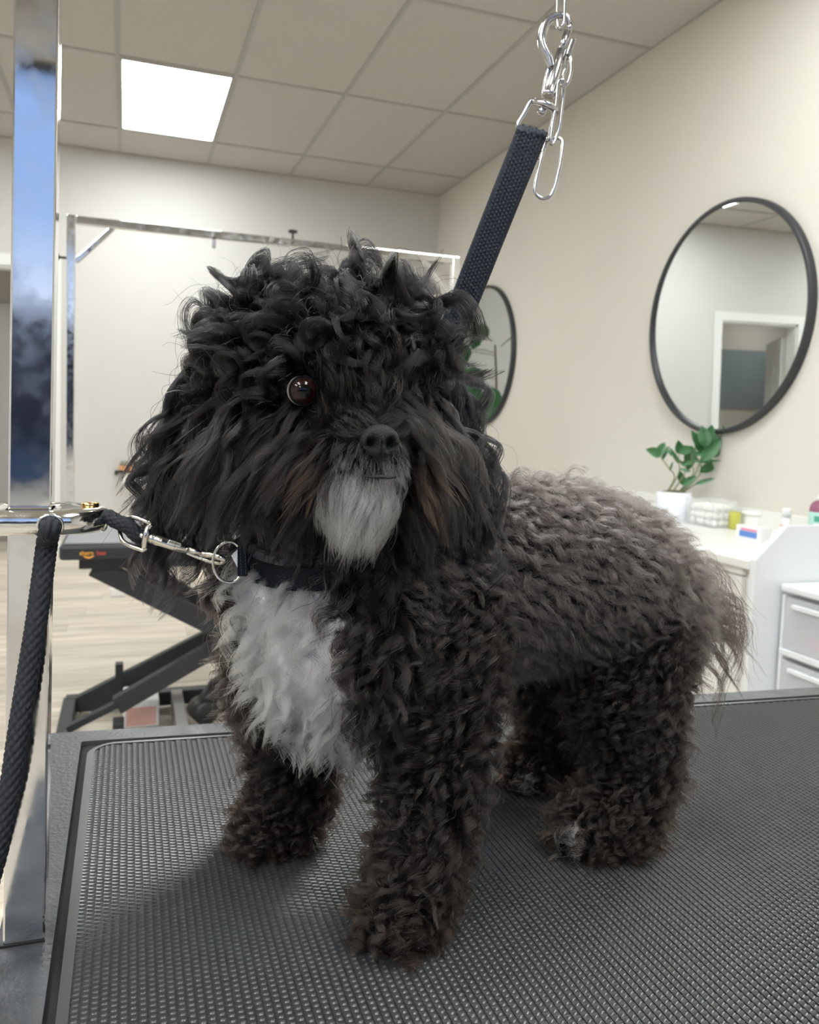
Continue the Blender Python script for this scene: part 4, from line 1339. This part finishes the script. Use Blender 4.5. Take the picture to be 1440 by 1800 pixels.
# white markings and brown tips as 3-D patches on the animal
WCH = [(W(470, 1050, .54), W(520, 1200, .56), .040), (W(520, 1190, .56), W(590, 1320, .585), .030), (W(412, 955, .56), W(455, 1080, .56), .018), (W(540, 1040, .535), W(480, 1060, .535), .020)]
def white_mask(P, reg):
    m = np.zeros(len(P), bool)
    jit = rng.normal(0, 0.003, len(P))
    for a, b_, r in WCH:
        m |= seg_dist(P, a, b_) + jit < r
    m &= np.isin(reg, ['chest', 'neck', 'leg', 'torso'])
    c = C3[33]
    chin = (reg == 'jaw') & (P[:, 2] < W(650, 842, .46)[2])
    for t in (W(1000, 1480, .67), W(925, 1385, .79)):
        m |= (np.linalg.norm(P - t, axis=1) + jit < 0.013) & (reg == 'paw')
    return m | chin, chin

reg_v = region_of(VC)
wm, _ = white_mask(VC, reg_v)
ca = dme.color_attributes.new('fur', 'FLOAT_COLOR', 'POINT')
colv = np.ones((nv, 4), np.float32)
colv[:, :3] = (0.004, 0.0035, 0.0035)
colv[wm, :3] = (0.62, 0.60, 0.58)
ca.data.foreach_set('color', colv.ravel())

def attr_mat(name, hair=False):
    m = bpy.data.materials.new(name); m.use_nodes = True
    nt = m.node_tree
    at = nt.nodes.new('ShaderNodeAttribute'); at.attribute_name = 'fur'
    if hair:
        nt.nodes.remove(nt.nodes['Principled BSDF'])
        h = nt.nodes.new('ShaderNodeBsdfHairPrincipled')
        h.model = 'CHIANG'
        h.parametrization = 'COLOR'
        nt.links.new(at.outputs['Color'], h.inputs['Color'])
        h.inputs['Roughness'].default_value = 0.30
        h.inputs['Radial Roughness'].default_value = 0.40
        h.inputs['Coat'].default_value = 0.0
        h.inputs['IOR'].default_value = 1.42
        nt.links.new(h.outputs[0], nt.nodes['Material Output'].inputs[0])
    else:
        b_ = nt.nodes['Principled BSDF']
        nt.links.new(at.outputs['Color'], b_.inputs['Base Color'])
        b_.inputs['Roughness'].default_value = 0.9
        b_.inputs['Specular IOR Level'].default_value = 0.1
    return m
M_skin = attr_mat('dog_skin')
M_hair = attr_mat('dog_hair', True)
dme.materials.clear(); dme.materials.append(M_skin)
dme.polygons.foreach_set('use_smooth', [True] * len(dme.polygons))
DOG = bpy.data.objects.new('dog', dme); COL.objects.link(DOG)
tag(DOG, 'small curly black dog with white chest and chin standing on the table', 'dog')

# ------------- hair
# region: length, lift, comb(r,u,f), curl amp, loops, clump spacing, clumping, droop, density/m2
K = 10
UPV = np.array([0, 0, 1.0])
RGN = {
    'torso':  (.018, .70, (.70, -.35, .2), .0024, 1.0, .0062, .58, .15, 700000),
    'chest':  (.026, .65, (-.15, -.9, -.1), .0046, 1.0, .0105, .90, .30, 600000),
    'leg':    (.019, .80, (-.05, -.7, 0), .0046, 1.5, .0070, .84, .25, 700000),
    'paw':    (.017, .80, (-.15, -.4, -.2), .0046, 1.5, .0070, .84, .25, 700000),
    'skull':  (.031, .80, (0, .02, 0), .0078, 1.2, .0115, .90, .60, 1050000),
    'brow':   (.024, .75, (.1, .1, -.1), .0055, 1.0, .0100, .85, .60, 1050000),
    'muzzle': (.038, .40, (0, -.8, -.1), .0022, 0.7, .0055, .52, .45, 800000),
    'tip':    (.010, .45, (0, -.7, .1), .0006, 0.4, .0035, .4, .2, 900000),
    'jaw':    (.027, .48, (-.14, -1, -.05), .0006, 0.4, .0040, .16, .0, 1400000),
    'cheekL': (.052, .32, (-.30, -1, -.05), .0036, 0.9, .0080, .76, .5, 700000),
    'cheekR': (.044, .30, (.25, -1, -.05), .0036, 0.9, .0080, .76, .5, 700000),
    'neck':   (.024, .45, (0, -1, 0), .0040, 0.9, .0090, .85, .4, 500000),
    'earL':   (.046, .26, (-.10, -1, 0), .0052, 1.1, .0110, .90, .5, 750000),
    'earR':   (.044, .22, (.08, -1, 0), .0052, 1.1, .0110, .90, .5, 750000),
    'tail':   (.058, .35, (.65, -.9, .2), .0075, 0.9, .0095, .95, .5, 420000),
}
DENS = 0.95
A0, A1, A2 = VC[TR[:, 0]], VC[TR[:, 1]], VC[TR[:, 2]]
FN = np.cross(A1 - A0, A2 - A0)
AR = np.linalg.norm(FN, axis=1) / 2
FN = FN / (2 * AR[:, None] + 1e-12)
CEN = (A0 + A1 + A2) / 3
freg = region_of(CEN)
fd = np.array([RGN[r][8] for r in freg]) * DENS
facing = (FN @ nrm(CAM - C3[3])) 
fd = fd * np.where(facing < -0.35, 0.45, 1.0)
fd[CEN[:, 2] < TZ + 0.003] = 0
cnt = rng.poisson(AR * fd)
ti = np.repeat(np.arange(len(AR)), cnt)
N = len(ti)
u_, v_ = rng.random(N), rng.random(N)
fl = u_ + v_ > 1
u_[fl], v_[fl] = 1 - u_[fl], 1 - v_[fl]
RT = A0[ti] + u_[:, None] * (A1 - A0)[ti] + v_[:, None] * (A2 - A0)[ti]
# smooth normals by vertex
VN = np.zeros_like(VC)
for k in range(3):
    np.add.at(VN, TR[:, k], FN * AR[:, None])
VN /= np.linalg.norm(VN, axis=1)[:, None] + 1e-12
NR = (1 - u_ - v_)[:, None] * VN[TR[ti, 0]] + u_[:, None] * VN[TR[ti, 1]] + v_[:, None] * VN[TR[ti, 2]]
NR /= np.linalg.norm(NR, axis=1)[:, None] + 1e-12
REG = region_of(RT)
EYE_L, EYE_R = W(531, 687, .4915), W(692, 690, .524)
NOSE = W(668, 776, .460)
FACE = nrm(NOSE - (HEADC + np.array([0, 0, -0.02])))

def params(reg):
    P_ = np.array([[*RGN[r][:2], *RGN[r][2], *RGN[r][3:8]] for r in reg])
    return P_

def build(roots, normals, reg, seeds):
    """guide curves for the given roots"""
    n = len(roots)
    P_ = params(reg)
    L = P_[:, 0] * seeds['len']
    lift = P_[:, 1]
    comb = P_[:, 2:3] * CR + P_[:, 3:4] * UPV + P_[:, 4:5] * FWD
    head = np.isin(reg, ['skull', 'brow'])
    # muzzle: fan out sideways away from the nose bridge, short on top
    mz = np.isin(reg, ['muzzle', 'tip', 'jaw'])
    dv = roots - NOSE
    side = dv @ CR
    up = dv @ UPV
    ismz = reg == 'muzzle'
    comb[ismz] += np.sign(side[ismz] + 0.004)[:, None] * CR * 0.55
    bridge = np.isin(reg, ['muzzle', 'brow', 'skull']) & (np.abs(side + 0.018) < 0.024) & (up > 0.006) & (up < 0.050) & ((roots - HEADC) @ FACE > 0.02)
    L[bridge] = 0.020 * seeds['len'][bridge]
    comb[bridge] = 0.9 * UPV - 0.25 * CR
    tipup = (reg == 'tip') & (up > 0.0)
    L[tipup] = 0.007
    comb[tipup] = 0.6 * UPV + np.sign(side[tipup])[:, None] * CR
    # crown: messy, falls to both sides
    hs = (roots - HEADC) @ CR
    comb[head] += np.clip(hs[head] / 0.05, -1, 1)[:, None] * CR * 0.55
    hz = (roots - HEADC) @ UPV
    low = head & (hz < 0.005)
    comb[low] = comb[low] - 0.9 * UPV
    rnd = seeds['dir'] * (0.22 + 0.35 * head[:, None])
    face_front = head & ((roots - HEADC) @ FACE > 0.03)
    L[face_front] *= 0.75
    amp, loops = P_[:, 5] * seeds['amp'], P_[:, 6] * seeds['loop']
    droop = P_[:, 9]
    pos = np.zeros((n, K, 3)); pos[:, 0] = roots
    d = None
    cur = roots.copy()
    st = (L / (K - 1))[:, None]
    dirs = np.zeros((n, K, 3))
    for k in range(K):
        t = k / (K - 1)
        dd = normals * (lift * (1 - 0.75 * t))[:, None] + comb * (0.45 + 0.75 * t) + rnd
        dd[:, 2] -= droop * t * 1.3
        isj = reg == 'jaw'
        if isj.any():
            dd[isj] += (-(np.clip(((roots - W(632, 890, .49)) @ CR)[isj] / 0.022, -1.6, 1.6) * 1.15 * t)[:, None] * CR + 1.1 * t * t * FWD - 0.20 * t * CR)
        dd /= np.linalg.norm(dd, axis=1)[:, None] + 1e-9
        dirs[:, k] = dd
        if k < K - 1:
            cur = cur + dd * st
            pos[:, k + 1] = cur
    u = np.cross(dirs, seeds['axis'][:, None, :]); u /= np.linalg.norm(u, axis=2)[:, :, None] + 1e-9
    v = np.cross(dirs, u)
    tt = np.linspace(0, 1, K)[None, :]
    ph = seeds['ph'][:, None] + 2 * math.pi * loops[:, None] * tt
    a = (amp[:, None] * np.clip(tt * 2.2, 0, 1))
    pos += u * (a * (np.cos(ph) - np.cos(seeds['ph'])[:, None]))[:, :, None] + v * (a * (np.sin(ph) - np.sin(seeds['ph'])[:, None]))[:, :, None]
    return pos, L

def mkseeds(n, sl=.18):
    ax_ = rng.normal(size=(n, 3)); ax_ /= np.linalg.norm(ax_, axis=1)[:, None]
    return dict(len=np.clip(rng.normal(1, sl, n), .5, 1.6), dir=rng.normal(size=(n, 3)) * 0.6, amp=np.clip(rng.normal(1, .3, n), .3, 2), loop=np.clip(rng.normal(1, .25, n), .4, 1.8), ph=rng.random(n) * 6.283, axis=ax_)

OUT_P, OUT_C, OUT_R, OUT_REG = [], [], [], []
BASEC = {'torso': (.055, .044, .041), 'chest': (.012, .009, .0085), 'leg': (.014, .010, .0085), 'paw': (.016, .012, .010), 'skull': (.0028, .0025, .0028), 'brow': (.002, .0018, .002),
         'muzzle': (.006, .0045, .004), 'tip': (.010, .009, .009), 'jaw': (.8, .79, .77), 'cheekL': (.0035, .003, .003), 'cheekR': (.004, .0033, .0033), 'neck': (.005, .004, .004),
         'earL': (.0028, .0025, .003), 'earR': (.003, .0028, .0033), 'tail': (.024, .017, .014)}
WHITE = np.array((.93, .925, .915)); BROWN = np.array((.12, .050, .022))
for rname in RGN:
    sel = np.where(REG == rname)[0]
    if not len(sel): continue
    roots, nors = RT[sel], NR[sel]
    sp_c = RGN[rname][5]
    area = AR[freg == rname].sum()
    nc = max(8, int(area / sp_c ** 2))
    nc = min(nc, len(sel))
    ci = rng.choice(len(sel), nc, replace=False)
    cr, cn = roots[ci], nors[ci]
    sd_ = mkseeds(nc)
    gp, gl_ = build(cr, cn, np.array([rname] * nc, dtype=object), sd_)
    kd = kdtree.KDTree(nc)
    for i, p in enumerate(cr): kd.insert(Vector(p), i)
    kd.balance()
    near = np.array([kd.find(Vector(p))[1] for p in roots])
    clf = RGN[rname][6]
    tt = np.linspace(0, 1, K)
    off = roots - cr[near]
    # flyaways follow own guides
    n = len(sel)
    P = np.empty((n, K, 3))
    sc = np.clip(rng.normal(.95, .12, n), .5, 1.15)
    G = gp[near]
    fac = (1 - clf * tt ** 0.75)[None, :, None]
    P = cr[near][:, None, :] + (G - cr[near][:, None, :]) * (sc[:, None, None] ** (0.3 + tt[None, :, None])) + off[:, None, :] * fac
    jit = rng.normal(0, 1, (n, 1, 3)) * 0.0005 * tt[None, :, None] + rng.normal(0, 1, (n, 1, 3)) * .0006 * (np.sin(tt * 5 + rng.random((n, 1)) * 6)[:, :, None] * tt[None, :, None])
    P += jit
    fly = rng.random(n) < 0.025
    nf = fly.sum()
    if nf:
        s2 = mkseeds(nf, .25); s2['len'] *= 1.12
        fp, _ = build(roots[fly], nors[fly], np.array([rname] * nf, dtype=object), s2)
        P[fly] = fp
    # colours
    base = np.array(BASEC[rname])[None, :] * np.clip(rng.normal(1, .18, nc), .45, 1.7)[near][:, None] * np.clip(rng.normal(1, .28, n), .4, 2.2)[:, None]
    wmk, chin = white_mask(roots, np.array([rname] * n, dtype=object))
    tipc = base * 1.25
    if rname in ('muzzle', 'cheekL', 'cheekR', 'tip'):
        dn = np.linalg.norm(roots - (NOSE + np.array([0, 0, -0.012])), axis=1)
        bw = np.clip(1.2 - dn / 0.060, 0, 1) * (rng.random(n) < 0.75) * np.clip(0.4 - ((roots - NOSE) @ UPV) / 0.02, 0, 1)
        tipc = base * (1 - bw[:, None]) + BROWN * (np.where(rng.random(nc) < .45, 2.4, .12) * np.clip(rng.normal(1, .3, nc), .3, 1.8))[near][:, None] * bw[:, None]
        if rname == 'tip':
            tipc = base * 1.2
            lowm = (roots - NOSE) @ UPV < -0.007
            gw = lowm & (rng.random(n) < 0.7)
            base[gw] = (.12, .12, .125); tipc[gw] = (.34, .34, .35)
    if rname in ('paw', 'leg'):
        bw = np.clip(1.15 - (roots[:, 2] - TZ) / 0.08, 0, 1)
        tipc = base * (1 - bw[:, None] * .5) + BROWN * 0.18 * bw[:, None] * .6
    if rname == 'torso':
        # strand colour lighter towards the back, darker towards the underside
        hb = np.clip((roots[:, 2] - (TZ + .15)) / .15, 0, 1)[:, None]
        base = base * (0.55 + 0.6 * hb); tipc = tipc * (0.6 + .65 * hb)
    grey = rng.random(n) < (0.012 if rname in ('muzzle', 'cheekL', 'cheekR', 'brow', 'skull', 'earL', 'earR') else 0.005)  # scattered pale strands, coloured to mimic highlights on the fur
    base[grey] = .12; tipc[grey] = .2
    base[wmk] = WHITE * .9; tipc[wmk] = WHITE
    if rname == 'jaw':
        nw = ~wmk
        base[nw] = (.012, .011, .011); tipc[nw] = (.03, .028, .028)
        dkj = wmk & (rng.random(n) < 0.10)
        base[dkj] = .10; tipc[dkj] = .12
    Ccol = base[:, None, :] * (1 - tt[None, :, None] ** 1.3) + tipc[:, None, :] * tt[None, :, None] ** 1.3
    # keep the eyes and nose clear
    Pm = P.reshape(-1, 3)
    def clear(center, rad, toward, depth=0.05, start=-0.004):
        q = P - center
        along = q @ toward
        perp = np.linalg.norm(q - along[:, :, None] * toward, axis=2)
        return ((perp < rad) & (along > start) & (along < depth)).any(axis=1)
    kill = np.zeros(n, bool)
    if rname in ('skull', 'brow', 'muzzle', 'tip', 'cheekL', 'cheekR', 'jaw', 'earL'):
        if rname == 'jaw': kill |= (P[:, 0] - W(632, 880, .49)) @ UPV > 0.022
        kill |= clear(EYE_L, 0.0088, nrm(CAM - EYE_L), .12)
        kill |= clear(EYE_R, 0.0015, nrm(CAM - EYE_R), .12)
        kill |= clear(NOSE, 0.0108, nrm(CAM - NOSE), .12)
    # keep the collar, ring and hook side clear of fur
    if rname in ('chest', 'neck', 'earL', 'cheekL', 'torso'):
        kill |= clear(zp(1150, 560, 0.545), 0.0105, nrm(CAM - zp(1150, 550, .545)), .2, -0.01)
        for (hx__, hy__) in ((450, 345), (560, 375), (670, 410), (780, 445), (870, 480), (960, 520), (1040, 545), (360, 300), (260, 240), (200, 330)):
            kill |= clear(zp(hx__, hy__, 0.546), 0.0048, nrm(CAM - zp(hx__, hy__, .546)), .2, -0.004)
        kill |= clear(W(450, 985, 0.545), 0.0075, nrm(CAM - W(450, 985, .545)), .2, -0.01)
        kill |= clear(W(480, 989, 0.542), 0.0065, nrm(CAM - W(480, 989, .542)), .2, -0.01)
        kill |= clear(W(508, 990, 0.540), 0.005, nrm(CAM - W(508, 990, .54)), .2, -0.01)
    P[:, :, 2] = np.maximum(P[:, :, 2], TZ + 0.002)
    keepm = ~kill
    OUT_P.append(P[keepm]); OUT_C.append(Ccol[keepm]); OUT_REG += [rname]

def curves_obj(name, P, C, r0, r1, parent):
    n = len(P)
    cv = bpy.data.hair_curves.new(name)
    cv.add_curves([K] * n)
    cv.attributes['position'].data.foreach_set('vector', P.astype(np.float32).ravel()) if 'position' in cv.attributes else None
    ra = cv.attributes.get('radius') or cv.attributes.new('radius', 'FLOAT', 'POINT')
    rad = np.tile(np.linspace(1, 0, K) ** 0.6 * (r0 - r1) + r1, n) * np.repeat(np.clip(rng.normal(1, .2, n), .5, 1.6), K)
    ra.data.foreach_set('value', rad.astype(np.float32))
    at = cv.attributes.new('fur', 'FLOAT_COLOR', 'POINT')
    c4 = np.ones((n, K, 4), np.float32); c4[:, :, :3] = C
    at.data.foreach_set('color', c4.ravel())
    cv.materials.append(M_hair)
    o = bpy.data.objects.new(name, cv); COL.objects.link(o)
    o.parent = parent
    o['kind'] = 'stuff'
    cv.update_tag()
    return o
GRP = {'coat': ['torso', 'chest', 'neck'], 'leg_fur': ['leg', 'paw'], 'crown_hair': ['skull', 'brow'], 'moustache': ['muzzle', 'tip', 'cheekL', 'cheekR'], 'chin_tuft': ['jaw'], 'ear_hair': ['earL'], 'ear_hair.': ['earR'], 'tail_hair': ['tail']}
tot = 0
for g, rs in GRP.items():
    Ps = [OUT_P[i] for i, r in enumerate(OUT_REG) if r in rs]
    Cs = [OUT_C[i] for i, r in enumerate(OUT_REG) if r in rs]
    P, C = np.concatenate(Ps), np.concatenate(Cs)
    tot += len(P)
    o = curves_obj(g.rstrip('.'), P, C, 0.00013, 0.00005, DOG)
    if g == 'chin_tuft': o['label'] = 'smooth white chin tuft'
print('strands', tot)

# ------------- nose, eyes, lip
b = BM()
bmesh.ops.create_icosphere(b, subdivisions=5, radius=1.0)
NF = nrm(CAM * 0.0 + (nrm(CAM - NOSE) * 0.55 + FACE * 0.45))
NRt = nrm(np.cross(UPV, NF)); NUp = np.cross(NF, NRt)     # NRt points to image right?
if NRt @ CR < 0: NRt = -NRt
for v in b.verts:
    x, y_, z = v.co
    # x right, y up, z out
    sx, sy, sz = 0.0112, 0.0098, 0.0085
    w_ = 1 - 0.28 * max(0, -y_) ** 1.2
    px_, py_, pz_ = x * w_, y_, z
    for s in (-1, 1):
        dxn, dyn = (x - s * 0.46) / 0.30, (y_ + 0.05) / 0.40
        g = math.exp(-(dxn * dxn + dyn * dyn) * 1.6)
        pz_ -= 1.05 * g * (z > 0)
        dxn2, dyn2 = (x - s * 0.80) / 0.2, (y_ + 0.25) / 0.12
        pz_ -= 0.25 * math.exp(-(dxn2 ** 2 + dyn2 ** 2)) * (z > 0)
    pz_ -= 0.16 * math.exp(-(x / 0.05) ** 2) * (y_ < 0.1) * (z > 0)
    p = NOSE + NRt * px_ * sx + NUp * py_ * sy + NF * pz_ * sz
    v.co = tuple(p)
M_nose = mat('nose_leather', (0.006, 0.006, 0.007), 0.40, bump=0.9, bscale=900, spec=0.4)
obj('nose', b, M_nose, DOG, True)
def eye(c, look, r, name='eye'):
    look = nrm(look)
    m = bpy.data.materials.new('dog_eye'); m.use_nodes = True
    nt = m.node_tree; bs = nt.nodes['Principled BSDF']
    at = nt.nodes.new('ShaderNodeAttribute'); at.attribute_name = 'iris'
    nt.links.new(at.outputs['Color'], bs.inputs['Base Color'])
    bs.inputs['Roughness'].default_value = 0.03
    bs.inputs['IOR'].default_value = 1.38
    bb = BM(); bmesh.ops.create_icosphere(bb, subdivisions=5, radius=r, matrix=Matrix.Translation(Vector(c)))
    o = obj(name, bb, m, DOG, True)
    me = o.data
    at_ = me.color_attributes.new('iris', 'FLOAT_COLOR', 'POINT')
    vals = []
    for v in me.vertices:
        a = math.degrees(math.acos(max(-1, min(1, float(nrm(np.array(v.co) - c) @ look)))))
        if a < 24: col = (0.002, 0.002, 0.002)
        elif a < 50:
            f = (a - 24) / 26
            col = (0.012 + 0.014 * f, 0.004 + 0.003 * f, 0.003 + .002 * f)
        elif a < 56: col = (0.01, 0.006, 0.005)
        elif a < 66: col = (0.02, 0.012, 0.01)
        else: col = (0.30, 0.27, 0.27)
        vals += [*col, 1.0]
    at_.data.foreach_set('color', vals)
    bb = BM()
    u1, v1 = frame_of(look)
    ring = [c + look * r * 0.40 + r * 0.93 * (math.cos(t) * u1 + math.sin(t) * v1) for t in np.linspace(0, 2 * math.pi, 32, endpoint=False)]
    tube(bb, ring, r * 0.085, 10, closed=True)
    obj('eyelid', bb, mat('eyelid_skin', (0.003, 0.003, 0.003), 0.7, spec=0.15), o, True)
    return o
eye(EYE_L, nrm(CAM - EYE_L) + 0.28 * CR + 0.02 * CU, 0.0092)
eye(EYE_R, nrm(CAM - EYE_R) + 0.30 * CR, 0.0080)
b = BM(); tube(b, spline([W(640, 836, .466), W(655, 839, .4615), W(668, 838, .460), W(682, 840, .4615), W(695, 838, .466)], 5), [0.0008] * 8 + [0.0012] * 5 + [0.0008] * 8, 8); obj('lip', b, mat('lip_skin', (0.004, 0.003, 0.003), 0.6), DOG, True)
